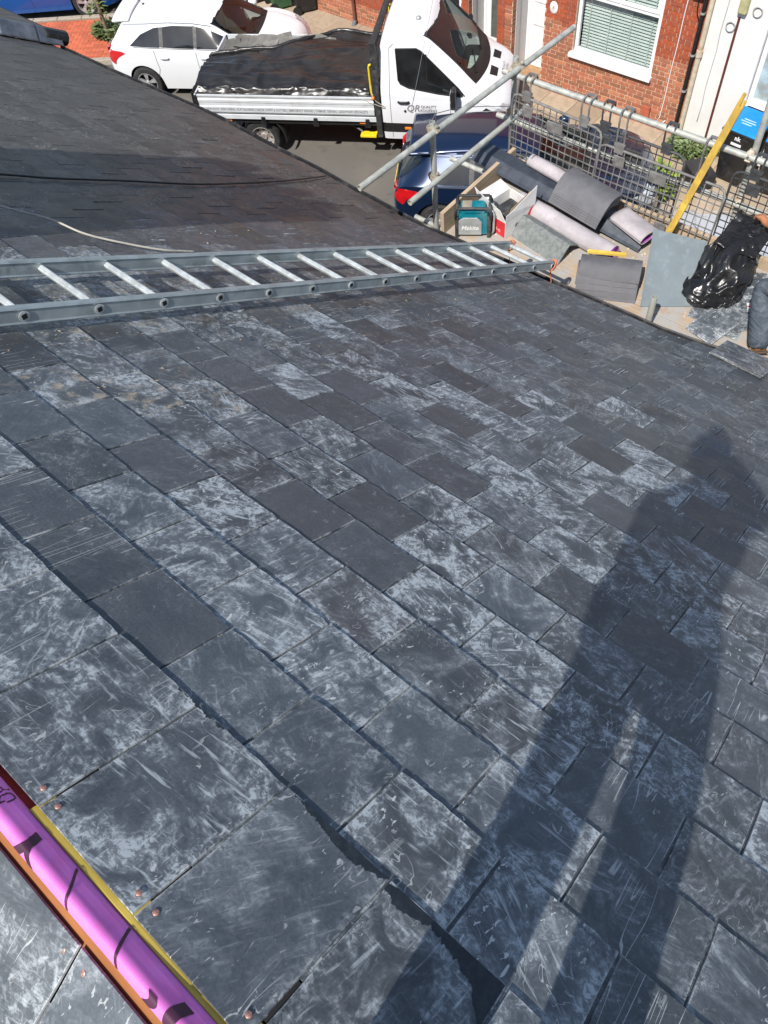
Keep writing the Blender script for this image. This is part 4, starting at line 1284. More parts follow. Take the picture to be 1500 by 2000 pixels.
# reveal bricks at the porch openings
for (y, s_, par) in ((8.60, 1, wb_), (8.94, -1, wc_), (9.62, 1, wc_), (7.90, -1, wb_)):
    for k in range(30):
        z = .0375 + .075 * k
        for xo in ((.062, .172) if k % 2 else (.062, .175)):
            if len(par.children) > 430: break
            place(hd_me, 'brick', par, (WX + xo, y - s_ * .003, z), (0, 0, R(90) * s_))
for Hh, y0, y1 in ((HB, 4.88, 8.77), (HC_, 8.77, 16.5), (HA, -1.5, 4.88)):
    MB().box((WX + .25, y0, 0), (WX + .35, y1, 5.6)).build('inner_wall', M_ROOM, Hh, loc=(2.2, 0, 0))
    ro = MB(); ro.add([(WX - .25, y0, 5.55), (WX - .25, y1, 5.55), (WX + 4, y1, 8.4), (WX + 4, y0, 8.4), (WX + 8.2, y1, 5.55), (WX + 8.2, y0, 5.55)], [(0, 3, 2, 1), (3, 5, 4, 2)])
    ro.build('roof', M_OLD_J if False else M_DECK, Hh, solid=.06)
def window(parent, y0, y1, z0, z1, transom=None, blind=False, glass=None, sill=None, silly=None, fr=.062, split=None):
    w = MB(); x0, x1 = WX + .05, WX + .115
    w.box((x0, y0, z0), (x1, y0 + fr, z1)); w.box((x0, y1 - fr, z0), (x1, y1, z1)); w.box((x0, y0 + fr, z0), (x1, y1 - fr, z0 + fr)); w.box((x0, y0 + fr, z1 - fr), (x1, y1 - fr, z1))
    if transom: w.box((x0 + .002, y0 + fr, transom - .03), (x1 + .004, y1 - fr, transom + .03))
    o = w.build('window', M_UPVC, parent, bevel=.006)
    if transom:
        s = MB(); m_ = (y0 + y1) / 2
        for a, b in ((y0 + fr, m_ - .02), (m_ + .02, y1 - fr)):
            for bxx in (((x0 - .012, a, transom + .03), (x0 + .02, a + .05, z1 - fr)), ((x0 - .012, b - .05, transom + .03), (x0 + .02, b, z1 - fr)), ((x0 - .012, a + .05, transom + .03), (x0 + .02, b - .05, transom + .085))): s.box(*bxx)
        s.box((x0, m_ - .02, transom + .03), (x1, m_ + .02, z1 - fr))
        s.build('opening_sash', M_UPVC, o, bevel=.004)
    gm = MB(); gm.box((x0 + .03, y0 + fr * .8, z0 + fr * .8), (x0 + .036, y1 - fr * .8, (transom or z1) - .025)); gm.build('pane', glass or M_GLASS, o)
    if transom:
        gm = MB(); gm.box((x0 + .03, y0 + fr, transom + .03), (x0 + .036, y1 - fr, z1 - fr)); gm.build('pane', glass or M_GLASS, o)
    if blind:
        b = MB(); z = z0 + fr
        while z < z1 - .05:
            b.box((-.024, y0 + fr, -.001), (.024, y1 - fr, .001), M=Euler((0, R(-40), 0)).to_matrix(), o=(x1 + .06, 0, z)); z += .052
        b.build('blind', M_BLIND, o)
        s = MB()
        for t_ in (.12, .37, .63, .88): s.box((x1 + .036, y0 + (y1 - y0) * t_ - .008, z0 + fr), (x1 + .037, y0 + (y1 - y0) * t_ + .008, z1 - .05))
        s.build('blind_tape', M_BLIND, o)
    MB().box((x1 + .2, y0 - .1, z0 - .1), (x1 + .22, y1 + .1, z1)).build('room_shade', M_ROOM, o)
    if sill:
        s = MB(); s.box((WX - .085, y0 - .05, z0 - sill[1]), (WX + .06, y1 + .05, z0 - .002)); s.build('sill', sill[0], parent, bevel=.008)
    return o
window(HB, 5.675, 7.245, .99, 2.41, 1.93, True, None, (M_UPVC, .075))
M_SILLB = plain('brown_sill', (.20, .12, .08), .7)
window(HC_, 9.815, 11.285, .93, 2.29, None, False, None, (M_SILLB, .09))
window(HA, 2.46, 3.92, 1.05, 2.39, None, False, M_FROST, (M_UPVC, .07), fr=.075)
# porches
def porch(parent, y0, y1, glazed):
    dx = .62
    p = MB(); p.box((WX + .25, y1 + .0, 0), (WX + dx + .1, y1 + .10, 2.4)); p.box((WX + .25, y0 - .10, 0), (WX + dx + .1, y0, 2.4)); p.build('porch_reveal', M_REVEAL, parent)
    q = MB(); q.box((WX + .13, y1 - .012, .1), (WX + .25, y1 - .002, 2.3)); q.build('reveal_lining', M_REVEAL, parent)
    MB().box((WX + .02, y0 + .003, 0), (WX + dx, y1 - .003, .15)).build('porch_floor', M_TAN, parent)
    MB().box((WX + .02, y0, 2.3), (WX + dx, y1, 2.4)).build('porch_ceiling', M_REVEAL, parent)
    d = MB(); X = WX + dx - .1
    d.box((X, y0, .15), (X + .07, y0 + .06, 2.3)); d.box((X, y1 - .06, .15), (X + .07, y1, 2.3)); d.box((X, y0 + .06, .15), (X + .07, y1 - .06, .20)); d.build('door_frame', M_UPVC, parent, bevel=.005)
    e = MB()
    if glazed:
        e.box((X + .01, y0 + .06, .2), (X + .05, y0 + .17, 2.3)); e.box((X + .01, y1 - .17, .2), (X + .05, y1 - .06, 2.3)); e.box((X + .01, y0 + .17, .2), (X + .05, y1 - .17, .42))
        dr = e.build('door', M_UPVC, parent, bevel=.004)
        MB().box((X + .025, y0 + .165, .415), (X + .03, y1 - .165, 2.3)).build('door_glass', plain('door_glass', (.10, .11, .10), .08, spec=.6), dr)
    else:
        e.box((X + .01, y0 + .06, .2), (X + .05, y1 - .06, 2.3)); dr = e.build('door', M_UPVC, parent, bevel=.004)
        for za, zb_ in ((.32, .82), (.92, 1.25), (1.33, 1.95)):
            f = MB(); f.box((X - .004, y0 + .14, za), (X + .011, y1 - .14, zb_)); f.build('door_panel', M_UPVC, dr, bevel=.012)
        MB().box((X - .008, y0 + .10, 1.26), (X + .012, y0 + .125, 1.36)).build('letter_handle', M_SILV, dr, bevel=.003)
porch(HB, 7.90, 8.60, False)
porch(HC_, 8.94, 9.62, True)
# fittings on the walls
pl = MB(); pl.lathe([(.0, .012), (.075, .010), (.082, .004), (.082, 0)], 24, M=frame((0, 1, 0), (0, 0, 1.25), (-1, 0, 0)), o=(WX, 7.72, 1.62)); pq = pl.build('house_plaque', M_UPVC, HB, smooth='auto')
text_mb('8', .09, fn=lambda x, y: Vector((WX - .0135, 7.72 - x, 1.62 + y))).build('number', plain('plaque_print', (.25, .10, .08), .6), pq)
M_PIPEB = plain('black_downpipe', (.016, .016, .017), .4, var=.2)
MB().tube((WX - .05, 4.985, .05), (WX - .05, 4.975, 5.4), .034, 14).build('downpipe', M_PIPEB, HB, smooth='auto')
pc = MB()
for z in (.25, .95, 1.55, 2.2): pc.tube((WX - .05, 4.98, z), (WX - .05, 4.98, z + .03), .042, 14); 
pc.build('pipe_clip', M_SILV, HB, smooth='auto')
M_CREAM = plain('cream_pipe', (.56, .48, .36), .6, var=.12, dirt=(.40, .22, .10), dirt_amt=.5, dirt_scale=4)
MB().tube((WX - .07, 4.875, .12), (WX - .07, 4.865, 5.4), .040, 14).build('downpipe', M_CREAM, HA, smooth='auto')
MB().tube((WX - .07, 4.87, 1.58), (WX - .07, 4.87, 1.68), .052, 14).build('pipe_socket', M_CREAM, HA, smooth='auto')
MB().box((WX - .022, 4.385, .2), (WX - .008, 4.425, 2.28)).build('maroon_strip', plain('maroon_strip', (.10, .025, .02), .6), HA)
MB().box((WX - .10, 4.30, 2.36), (WX - .01, 4.44, 2.62)).build('meter_box', plain('olive_box', (.40, .38, .20), .5), HA, bevel=.02)
wl = MB(); wl.path([(WX - .02, 4.63 + .01 * math.sin(i * 2.1), 5 - i * .3) for i in range(16)], .006, 5); wl.build('wall_cable', plain('grey_cable', (.35, .34, .33), .7), HA, smooth=True)
wl = MB(); wl.path([(WX - .008, 5.27 + .05 * t + .004 * math.sin(t * 20), 3.2 - 2.85 * t) for t in [i / 20 for i in range(21)]] + [(WX - .02, 5.36, .27), (WX - .03, 5.26, .26), (WX - .01, 5.20, .33)], .008, 6); wl.build('wall_cable', M_UPVC, HB, smooth=True)
wl = MB(); wl.path([(WX - .03, 5.03, 2.9), (WX - .03, 5.12, 2.45), (WX - .05, 5.08, 2.2), (WX - .03, 5.01, 2.05)], .008, 6); wl.path([(WX - .04, 5.15, 2.6), (WX - .05, 4.95, 2.5), (WX - .04, 4.8, 2.55)], .006, 6); wl.build('wall_cable', M_PIPEB, HB, smooth=True)
MB().box((WX - .09, 5.02, 2.42), (WX + .0, 5.20, 2.66)).build('junction_box', M_PIPEB, HB, bevel=.01)
MB().box((WX - .05, 5.52, .27), (WX + .0, 5.68, .47)).build('vent_brick', plain('terracotta_vent', (.38, .10, .05), .8), HB, bevel=.006)
sp = MB(); sp.lathe([(.055, -.006), (.065, 0), (.055, .006)], 20, M=frame((0, 1, 0), (0, 0, 1), (-1, 0, 0)), o=(WX - .03, 4.20, 2.30)); 
for (y_, z_) in ((4.50, 2.12), (4.15, 2.42)):
    rings = MB(); rings.path([(WX - .03, y_ + .07 * math.cos(a), z_ + .07 * math.sin(a)) for a in [2 * math.pi * i / 18 for i in range(18)]], .011, 6, closed=True)
    rings.build('wall_bracket', M_SILV, HA, smooth=True)
MB().tube((WX - .05, 12.66, .18), (WX - .05, 12.66, 3.0), .034, 12).build('downpipe', plain('brown_pipe', (.16, .06, .04), .6), HC_, smooth='auto')
MB().tube((WX - .05, 12.66, .20), (WX - .14, 12.66, .03), .045, 12, r2=.055).build('pipe_shoe', plain('lead_shoe', (.12, .13, .14), .6), HC_, smooth='auto')
# grimy footing along the wall base
ft = MB(); r = random.Random(2)
for i in range(260):
    y = r.uniform(4.0, 15); s = r.uniform(.008, .03)
    ft.box((-s, -s, -s * .3), (s, s, s * .5), M=Euler((0, 0, r.uniform(0, 3))).to_matrix(), o=(WX - r.uniform(.0, .16) ** 1.2, y, .088), taper=.6)
tag(ft.build('wall_foot_rubble', plain('old_mortar', (.42, .34, .25), .95, var=.35, scale=20)), 'crumbled mortar along the foot of the brick walls', 'rubble', kind='stuff')

# ------------------------------------------------------------------ wheelie bins
M_BINB = plain('black_bin', (.016, .016, .018), .45, var=.2, dirt=(.07, .07, .07), dirt_amt=.4)
M_BING = plain('green_bin', (.035, .105, .045), .5, var=.15, dirt=(.12, .16, .12), dirt_amt=.4)
M_LIDB = plain('blue_lid', (.0, .22, .62), .4, var=.08)
def bin_(loc, rz, body, lid, label, mark=False):
    t = thing('wheelie_bin', label, 'bin', loc, rz, 'wheelie bins against the houses')
    b = MB()
    lo = [(-.20, -.22), (.22, -.22), (.22, .22), (-.20, .22)]; hi = [(-.27, -.28), (.29, -.28), (.29, .28), (-.27, .28)]
    b.add([(x, y, .05) for x, y in lo] + [(x, y, .95) for x, y in hi], [(3, 2, 1, 0), (4, 5, 6, 7), (0, 1, 5, 4), (1, 2, 6, 5), (2, 3, 7, 6), (3, 0, 4, 7)]); b.build('body', body, t, bevel=.03)
    b = MB(); b.box((-.29, -.30, .925), (.31, .30, .965)); b.build('rim', body, t, bevel=.012)
    b = MB(); b.add([(-.30, -.30, .968), (.32, -.30, .968), (.32, .30, .968), (-.30, .30, .968), (-.29, -.285, 1.05), (.27, -.27, 1.01), (.27, .27, 1.01), (-.29, .285, 1.05)], [(3, 2, 1, 0), (4, 5, 6, 7), (0, 1, 5, 4), (1, 2, 6, 5), (2, 3, 7, 6), (3, 0, 4, 7)]); ld = b.build('lid', lid, t, bevel=.025)
    b = MB(); b.tube((-.36, -.26, 1.0), (-.36, .26, 1.0), .016, 8); b.tube((-.36, -.26, 1.0), (-.28, -.26, .96), .016, 8); b.tube((-.36, .26, 1.0), (-.28, .26, .96), .016, 8); b.build('handle', body, t)
    for s_ in (-1, 1):
        b = MB(); b.lathe([(.0, -.03), (.06, -.03), (.10, -.024), (.10, .024), (.06, .03), (0, .03)], 20, M=frame((1, 0, 0), (0, 0, 1), (0, -1, 0)), o=(-.22, s_ * .245, .10)); b.build('wheel', M_BLACK, t, smooth='auto')
    if mark:
        for i, w in enumerate((.20, .26, .17)):
            q = MB(); q.box((.0 + .05 * i, -w / 2, 1.033 - .006 * i), (.018 + .05 * i, w / 2, 1.036 - .006 * i)); q.build('lid_print', plain('pale_print', (.45, .62, .85), .6) if i == 0 else bpy.data.materials['pale_print'], ld)
        q = MB(); q.box((.292, -.09, .74), (.300, .09, .78), o=(-.008, 0, 0)); q.build('label', M_WHITE_INK, t)
        text_mb('nk', .10, fn=lambda x, y: Vector((.288, x, .86 + y)), bold=.004).build('label', M_WHITE_INK, t)
    return t
bin_((12.42, 3.60, .09), R(175), M_BINB, M_LIDB, 'black wheelie bin with blue lid under the frosted window, nearer the batten', True)
bin_((12.45, 2.92, .09), R(182), M_BINB, M_LIDB, 'black wheelie bin with blue lid at the right edge of the picture', True)
bin_((12.80, 14.12, .09), R(-35), M_BINB, M_BINB, 'plain black wheelie bin nearest the brick corner')
bin_((12.62, 14.72, .09), R(-30), M_BING, M_BING, 'dark green wheelie bin beside the black one')
bin_((12.52, 15.45, .09), R(-25), M_BINB, M_BINB, 'black wheelie bin furthest from the truck, left of the green one')
o = MB().box((-.24, -.17, 0), (.24, .17, .30), taper=1.12).build('recycling_box', M_BINB, None, loc=(11.95, 4.02, .09), rot=(0, 0, .9), bevel=.02)
tag(o, 'low black recycling box on the pavement behind the guards', 'box')

# ------------------------------------------------------------------ plants
def leaf_mat(name, c1, c2):
    n = NT(name); v = n.obj()
    n.set(n.mix(n.ramp(n.noise(v, 14, 3), .3, .7), c1, c2), .55, 0, .35)
    return n.m
M_LEAF1 = leaf_mat('yellow_green_leaf', (.10, .17, .02), (.26, .34, .05))
M_LEAF2 = leaf_mat('dull_green_leaf', (.07, .11, .035), (.17, .22, .08))
M_LEAF3 = leaf_mat('grey_green_leaf', (.13, .19, .09), (.28, .34, .17))
M_BARK = plain('bark', (.19, .14, .09), .9, var=.3, scale=20, bump=.5)
def leaves(parent, nleaf, spread, hgt, size, mt, seed, name='foliage', blade=1.0, lean=.5):
    r = random.Random(seed); mb = MB()
    for _ in range(nleaf):
        a = r.uniform(0, 6.283); q = spread * math.sqrt(r.random())
        z = hgt * r.random() * (1 - .5 * q / spread)
        p = Vector((q * math.cos(a), q * math.sin(a), z + .01))
        d = Vector((math.cos(a + r.uniform(-1, 1)), math.sin(a + r.uniform(-1, 1)), r.uniform(-.1, 1.2) * lean + .1)).normalized()
        s = d.cross(Vector((0, 0, 1))).normalized(); L_ = size * r.uniform(.6, 1.3); w = L_ * .28 / blade
        up = s.cross(d)
        mb.add([p, p + d * L_ * .5 + s * w + up * .1 * L_, p + d * L_ + up * -.12 * L_, p + d * L_ * .5 - s * w + up * .1 * L_], [(0, 1, 2, 3)])
    return mb.build(name, mt, parent)
def plant(name, loc, label, args, cat='plant', stems=4):
    t = thing(name, label, cat, loc)
    r = random.Random(len(label))
    for a in args: leaves(t, *a)
    s = MB()
    for i in range(stems):
        a = r.uniform(0, 6.28); q = args[0][1] * .6
        s.path([(0, 0, -.02), (q * .4 * math.cos(a), q * .4 * math.sin(a), args[0][2] * .5), (q * math.cos(a), q * math.sin(a), args[0][2] * .85)], [.008, .006, .003], 5)
    s.build('stem', M_BARK, t)
    return t
plant('weed_clump', (12.72, 4.58, .09), 'low grey-green weeds at the foot of the rendered wall', [(420, .34, .18, .11, M_LEAF2, 1), (200, .25, .14, .12, M_LEAF3, 2)])
plant('weed_clump', (12.84, 4.20, .09), 'small weed tuft below the maroon strip', [(140, .16, .16, .08, M_LEAF2, 5)])
plant('shrub', (11.30, 4.55, .09), 'bright yellow-green shrub seen through the brick guards', [(700, .36, .60, .12, M_LEAF1, 3), (350, .30, .45, .12, M_LEAF2, 4)], 'shrub')
pc_ = bo0 + bdx * .66 + bdy * 1.0
plant('rosette_plant', (pc_.x + .05, pc_.y - .16, .06), 'pale green rosette plant in the red brick paving', [(420, .30, .20, .20, M_LEAF3, 7, 'foliage', 1.0, 1.0)])
plant('rosette_plant', (pc_.x - .15, pc_.y + .22, .06), 'darker clump of leaves behind the tree trunk', [(300, .26, .30, .14, M_LEAF2, 8)])
plant('weed_tuft', ((bo0 + bdx * 1.42 + bdy * .85).x, (bo0 + bdx * 1.42 + bdy * .85).y, .085), 'thin weed growing between the red pavers', [(60, .10, .22, .07, M_LEAF2, 9)])
plant('weed_tuft', ((bo0 + bdx * .86 + bdy * -.02).x, (bo0 + bdx * .86 + bdy * -.02).y, .085), 'tiny weed at the kerb of the red paving', [(40, .07, .16, .06, M_LEAF2, 10)])
tp = Vector((pc_.x - .22, pc_.y + .02, .05))
tree = thing('street_tree', 'slim young street tree in the red brick paving', 'tree', tp)
tk = MB(); tk.path([(0, 0, -.05), (-.01, .02, .4), (.03, .05, 1.0), (.0, .02, 1.7), (.05, .0, 2.5), (.02, .04, 3.3)], [.055, .046, .042, .038, .03, .02], 9); tk.build('trunk', M_BARK, tree, smooth=True)
lm = MB(); r = random.Random(6)
for i in range(9):
    a = i * 2.4; z = 1.2 + .26 * i
    lm.path([(.02, .02, z), (.25 * math.cos(a), .25 * math.sin(a), z + .25), (.6 * math.cos(a), .6 * math.sin(a), z + .45)], [.016, .012, .006], 6)
lm.build('limb', M_BARK, tree, smooth=True)
cr = leaves(tree, 900, .85, 2.0, .12, M_LEAF2, 12, 'crown'); cr.location = (.0, 0, 2.1)
l2 = leaves(tree, 60, .16, .30, .13, M_LEAF2, 13, 'side_shoot'); l2.location = (-.03, .06, .55)
# ------------------------------------------------------------------ vehicles
def paint(name, col, flake=0.0, coat=1.0):
    n = NT(name); v = n.obj()
    d = n.ramp(n.noise(v, 2.5, 6, .65, .4), .45, .75, 0, .12)
    c = n.mix(d, col, tuple(x * .75 + .03 for x in col))
    n.set(c, .3, flake, .5 if coat > .5 else .3, coat, .04)
    return n.m
M_PWHITE = paint('white_car_paint', (.76, .78, .80), 0.0, .35)
M_PTRUCK = paint('white_van_paint', (.75, .77, .80), 0.0, .35)
M_PNAVY = paint('navy_car_paint', (.006, .020, .062), .35)
M_PBLUE = paint('bright_blue_paint', (.005, .09, .38), .3)
M_PSILV = paint('pale_silver_paint', (.50, .53, .58), .4)
n = NT('car_glass'); v = n.obj()
n.set(n.mix(n.ramp(n.noise(v, 3, 3), .3, .7), (.008, .009, .010), (.02, .024, .026)), .04, 0, .9); M_CGLASS = n.m
n = NT('screen_glass'); v = n.obj()
tb = n.node('ShaderNodeBsdfTransparent'); tb.inputs[0].default_value = (.70, .76, .73, 1)
gl = n.node('ShaderNodeBsdfGlossy'); gl.inputs['Roughness'].default_value = .03
lw = n.node('ShaderNodeLayerWeight'); lw.inputs[0].default_value = .5
mx = n.node('ShaderNodeMixShader'); n.t.links.new(n.math('ADD', n.math('MULTIPLY', n.math('POWER', lw.outputs['Facing'], 4.0), .8), n.ramp(n.noise(v, 2, 3), .3, .7, .07, .11)), mx.inputs[0])
n.t.links.new(tb.outputs[0], mx.inputs[1]); n.t.links.new(gl.outputs[0], mx.inputs[2]); n.t.links.new(mx.outputs[0], n.out.inputs[0])
M_SCREEN = n.m
M_TYRE = plain('tyre_rubber', (.022, .022, .023), .8, var=.25, dirt=(.10, .095, .09), dirt_amt=.4)
M_RIM = plain('alloy_rim', (.52, .53, .54), .35, .6, .12)
M_TRIM = plain('black_trim', (.016, .016, .017), .5, var=.2)
M_TAIL = plain('red_lamp', (.55, .008, .012), .12, var=.15, coat=1.0)
M_LAMP = plain('clear_lamp', (.62, .66, .70), .1, .3, .2, 30, coat=1.0)
M_AMBER = plain('amber_lamp', (.85, .22, .02), .25)
M_CHROME = plain('chrome', (.75, .76, .78), .15, .9, .05)
M_SEAM = plain('panel_gap', (.03, .03, .032), .8)

def inpoly(x, z, poly):
    c = False; j = len(poly) - 1
    for i in range(len(poly)):
        xi, zi = poly[i]; xj, zj = poly[j]
        if (zi > z) != (zj > z) and x < (xj - xi) * (z - zi) / (zj - zi) + xi: c = not c
        j = i
    return c
class Body:
    def __init__(s, x0, x1, zt, zs, wb, wr, zdrop, hubs, hubz, arch, zb=.2, tuck=.05, nx=210):
        s.x0, s.x1 = x0, x1
        s.t = dict(zt=zt, zs=zs, wb=wb, wr=wr, zd=zdrop)
        s.hubs, s.hubz, s.arch, s.zb, s.tuck = hubs, hubz, arch, zb, tuck
        s.xs = [x0 + (x1 - x0) * (.5 - .5 * math.cos(math.pi * i / nx)) * .35 + (x1 - x0) * (i / nx) * .65 for i in range(nx + 1)]
        s.NL, s.NG, s.NR = 18, 22, 18
    def bottom(s, x):
        z = s.zb
        for h_ in s.hubs:
            d = s.arch ** 2 - (x - h_) ** 2
            if d > 0: z = max(z, s.hubz + math.sqrt(d))
        return z
    def section(s, x):
        zt, zs, wb, wr = (slerp(s.t[k], x) for k in ('zt', 'zs', 'wb', 'wr'))
        zr = max(zs + .012, zt - slerp(s.t['zd'], x)); zt = max(zt, zr + .006)
        zb_ = min(s.bottom(x), zs - .04)
        P = []
        for i in range(s.NL):
            t = i / s.NL
            z = zb_ + (zs - zb_) * t
            q = (z - s.zb) / (zs - s.zb)
            y = wb - s.tuck * (1 - q) ** 2 - .018 * max(0, q - .72) ** 1.3 * 3 + .012 * math.sin(q * math.pi)
            P.append((y, z, 'L'))
        yb = P[-1][0]
        for i in range(s.NG):
            t = i / s.NG
            P.append((yb + (wr - yb) * (t ** 1.12), zs + (zr - zs) * t, 'G'))
        for i in range(s.NR + 1):
            a = math.pi / 2 * i / s.NR
            P.append((wr * math.cos(a) ** .85 if i < s.NR else 0, zr + (zt - zr) * math.sin(a) ** .9, 'R'))
        return P
    def build(s, parent, mt, classes):
        """classes: list of (name, material, test(x, y, z, seg, side), offset)"""
        secs = [s.section(x) for x in s.xs]
        m_ = len(secs[0])
        groups = {}
        for side in (1, -1):
            for i in range(len(s.xs) - 1):
                for j in range(m_ - 1):
                    a, b, c, d = secs[i][j], secs[i + 1][j], secs[i + 1][j + 1], secs[i][j + 1]
                    xc = (s.xs[i] + s.xs[i + 1]) / 2; yc = (a[0] + b[0] + c[0] + d[0]) / 4; zc = (a[1] + b[1] + c[1] + d[1]) / 4
                    name = 'body'
                    for k, (nm, mm, test, per) in enumerate(classes):
                        if test(xc, yc, zc, a[2], side):
                            name = (k, side if per else 0); break
                    groups.setdefault(name, []).append((i, j, side))
        res = {}
        for key, fl in groups.items():
            mb = MB(); idx = {}
            def vid(i, j, sd):
                if j == m_ - 1: sd = 1
                k = (i, j, sd)
                if k not in idx:
                    idx[k] = len(mb.v)
                    mb.v.append(Vector((s.xs[i], secs[i][j][0] * sd, secs[i][j][1])))
                return idx[k]
            for (i, j, sd) in fl:
                f = (vid(i, j, sd), vid(i, j + 1, sd), vid(i + 1, j + 1, sd), vid(i + 1, j, sd))
                f = f if sd < 0 else f[::-1]
                f = tuple(dict.fromkeys(f))
                if len(f) >= 3: mb.f.append(f[::-1])
            if key == 'body':
                for e in (0, len(s.xs) - 1):          # close nose and tail
                    ring = [vid(e, j, 1) for j in range(m_)] + [vid(e, j, -1) for j in range(m_ - 2, -1, -1)]
                    mb.f.append(tuple(ring if e else ring[::-1]))
            nm, mm = ('body', mt) if key == 'body' else classes[key[0]][:2]
            o = mb.build(nm, mm, parent, smooth='auto', angle=38)
            res.setdefault(nm, []).append(o)
        return res
    def side_pt(s, x, z, off=.004, side=-1):
        """a point on the flank at length x and height z"""
        P = s.section(x)
        for a, b in zip(P, P[1:]):
            if a[1] <= z <= b[1]:
                t = (z - a[1]) / max(1e-6, b[1] - a[1])
                return Vector((x, side * (a[0] + (b[0] - a[0]) * t + off), z))
        return Vector((x, side * (P[0][0] + off), z))
    def top_pt(s, x, y, off=.004):
        P = s.section(x)
        for a, b in zip(P[::-1], P[::-1][1:]):
            if a[0] <= abs(y) <= b[0]:
                t = (abs(y) - a[0]) / max(1e-6, b[0] - a[0])
                return Vector((x, y, a[1] + (b[1] - a[1]) * t + off))
        return Vector((x, y, P[-1][1] + off))
def patch(body, poly, mt, parent, name, side=-1, rows=26, cols=14, off=.004):
    zs_ = [p[1] for p in poly]; z0, z1 = min(zs_) + 1e-4, max(zs_) - 1e-4
    mb = MB(); P = []
    for k in range(rows + 1):
        z = z0 + (z1 - z0) * k / rows
        xs = []
        for (xa, za), (xb, zb_) in zip(poly, poly[1:] + poly[:1]):
            if (za - z) * (zb_ - z) <= 0 and abs(zb_ - za) > 1e-9: xs.append(xa + (xb - xa) * (z - za) / (zb_ - za))
        if not xs: xs = [poly[0][0]]
        a_, b_2 = min(xs), max(xs)
        P += [body.side_pt(a_ + (b_2 - a_) * i / cols, z, off, side) for i in range(cols + 1)]
    n_ = cols + 1
    mb.add(P, [(k * n_ + i, k * n_ + i + 1, (k + 1) * n_ + i + 1, (k + 1) * n_ + i) for k in range(rows) for i in range(cols)])
    return mb.build(name, mt, parent, smooth=True)
def patch_top(body, ymax, xa, xb, mt, parent, name, off=.004, nu=26, nv=18):
    mb = MB()
    mb.grid(lambda u, v: body.top_pt(xa(-ymax + 2 * ymax * u) + (xb(-ymax + 2 * ymax * u) - xa(-ymax + 2 * ymax * u)) * v, -ymax + 2 * ymax * u, off), nu, nv)
    return mb.build(name, mt, parent, smooth=True)
def clip_poly(poly, xa, xb):
    for lim, keep_gt in ((xa, True), (xb, False)):
        out = []
        for (x1, z1), (x2, z2) in zip(poly, poly[1:] + poly[:1]):
            i1 = x1 >= lim if keep_gt else x1 <= lim; i2 = x2 >= lim if keep_gt else x2 <= lim
            if i1: out.append((x1, z1))
            if i1 != i2: out.append((lim, z1 + (z2 - z1) * (lim - x1) / (x2 - x1)))
        poly = out
    return poly
def seam(body, pts, parent, side=-1, rad=.006, name='panel_gap', mt=None, off=.0):
    mb = MB(); P = []
    k = 10
    for (xa, za), (xb, zb_) in zip(pts, pts[1:]):
        P += [body.side_pt(xa + (xb - xa) * i / k, za + (zb_ - za) * i / k, off, side) for i in range(k)]
    P.append(body.side_pt(*pts[-1], off, side))
    return mb.path(P, rad, 4).build(name, mt or M_SEAM, parent)
def wheel(parent, x, y, rad, wid, side, steel=False, rim_mt=None, spokes=5):
    Mw = frame((1, 0, 0), (0, 0, -side), (0, side, 0))          # local z points outwards
    t = MB(); hw = wid / 2
    t.lathe([(rad * .64, -hw), (rad * .9, -hw), (rad * .985, -hw * .8), (rad, -hw * .45), (rad, hw * .45), (rad * .985, hw * .8), (rad * .92, hw), (rad * .68, hw * 1.02), (rad * .64, hw * .9)], 40, M=Mw, o=(x, y, rad), caps=False)
    w = t.build('wheel', M_TYRE, parent, smooth='auto')
    d = MB(); d.lathe([(0, hw * .15), (rad * .62, hw * .15)], 32, M=Mw, o=(x, y, rad), caps=False); d.build('brake_void', M_DARK, w)
    r_ = MB()
    r_.lathe([(rad * .66, hw * .98), (rad * .63, hw * 1.0), (rad * .60, hw * .8), (rad * .60, hw * .2), (rad * .655, hw * .2)], 40, M=Mw, o=(x, y, rad), caps=False)
    if steel:
        r_.lathe([(0, hw * .62), (rad * .16, hw * .60), (rad * .20, hw * .35), (rad * .34, hw * .42), (rad * .50, hw * .60), (rad * .60, hw * .55)], 32, M=Mw, o=(x, y, rad), caps=False)
        rm = r_.build('rim', rim_mt or M_RIM, w, smooth='auto')
        h_ = MB()
        for i in range(9):
            a = 2 * math.pi * i / 9
            h_.lathe([(0, 0), (.019, 0), (.019, -.004)], 10, M=Mw, o=Vector((x, y, rad)) + Mw @ Vector((rad * .46 * math.cos(a), rad * .46 * math.sin(a), hw * .60)))
        h_.build('rim_holes', M_DARK, rm)
    else:
        r_.lathe([(0, hw * .9), (rad * .10, hw * .9), (rad * .15, hw * .8), (rad * .15, hw * .4)], 20, M=Mw, o=(x, y, rad), caps=False)
        for i in range(spokes):
            for dlt in (-.13, .13):
                a = 2 * math.pi * i / spokes + .3
                A = Vector((rad * .10 * math.cos(a), rad * .10 * math.sin(a), hw * .72)); B_ = Vector((rad * .61 * math.cos(a + dlt), rad * .61 * math.sin(a + dlt), hw * .82))
                dd_ = (B_ - A).normalized(); sd = dd_.cross(Vector((0, 0, 1))).normalized()
                q = [A + sd * .018, A - sd * .018, B_ - sd * .022, B_ + sd * .022]
                P = [Mw @ p + Vector((x, y, rad)) for p in q] + [Mw @ (p - Vector((0, 0, .03))) + Vector((x, y, rad)) for p in q]
                r_.add(P, [(0, 1, 2, 3), (4, 7, 6, 5), (0, 4, 5, 1), (1, 5, 6, 2), (2, 6, 7, 3), (3, 7, 4, 0)])
        r_.build('rim', rim_mt or M_RIM, w, smooth='auto')
    return w
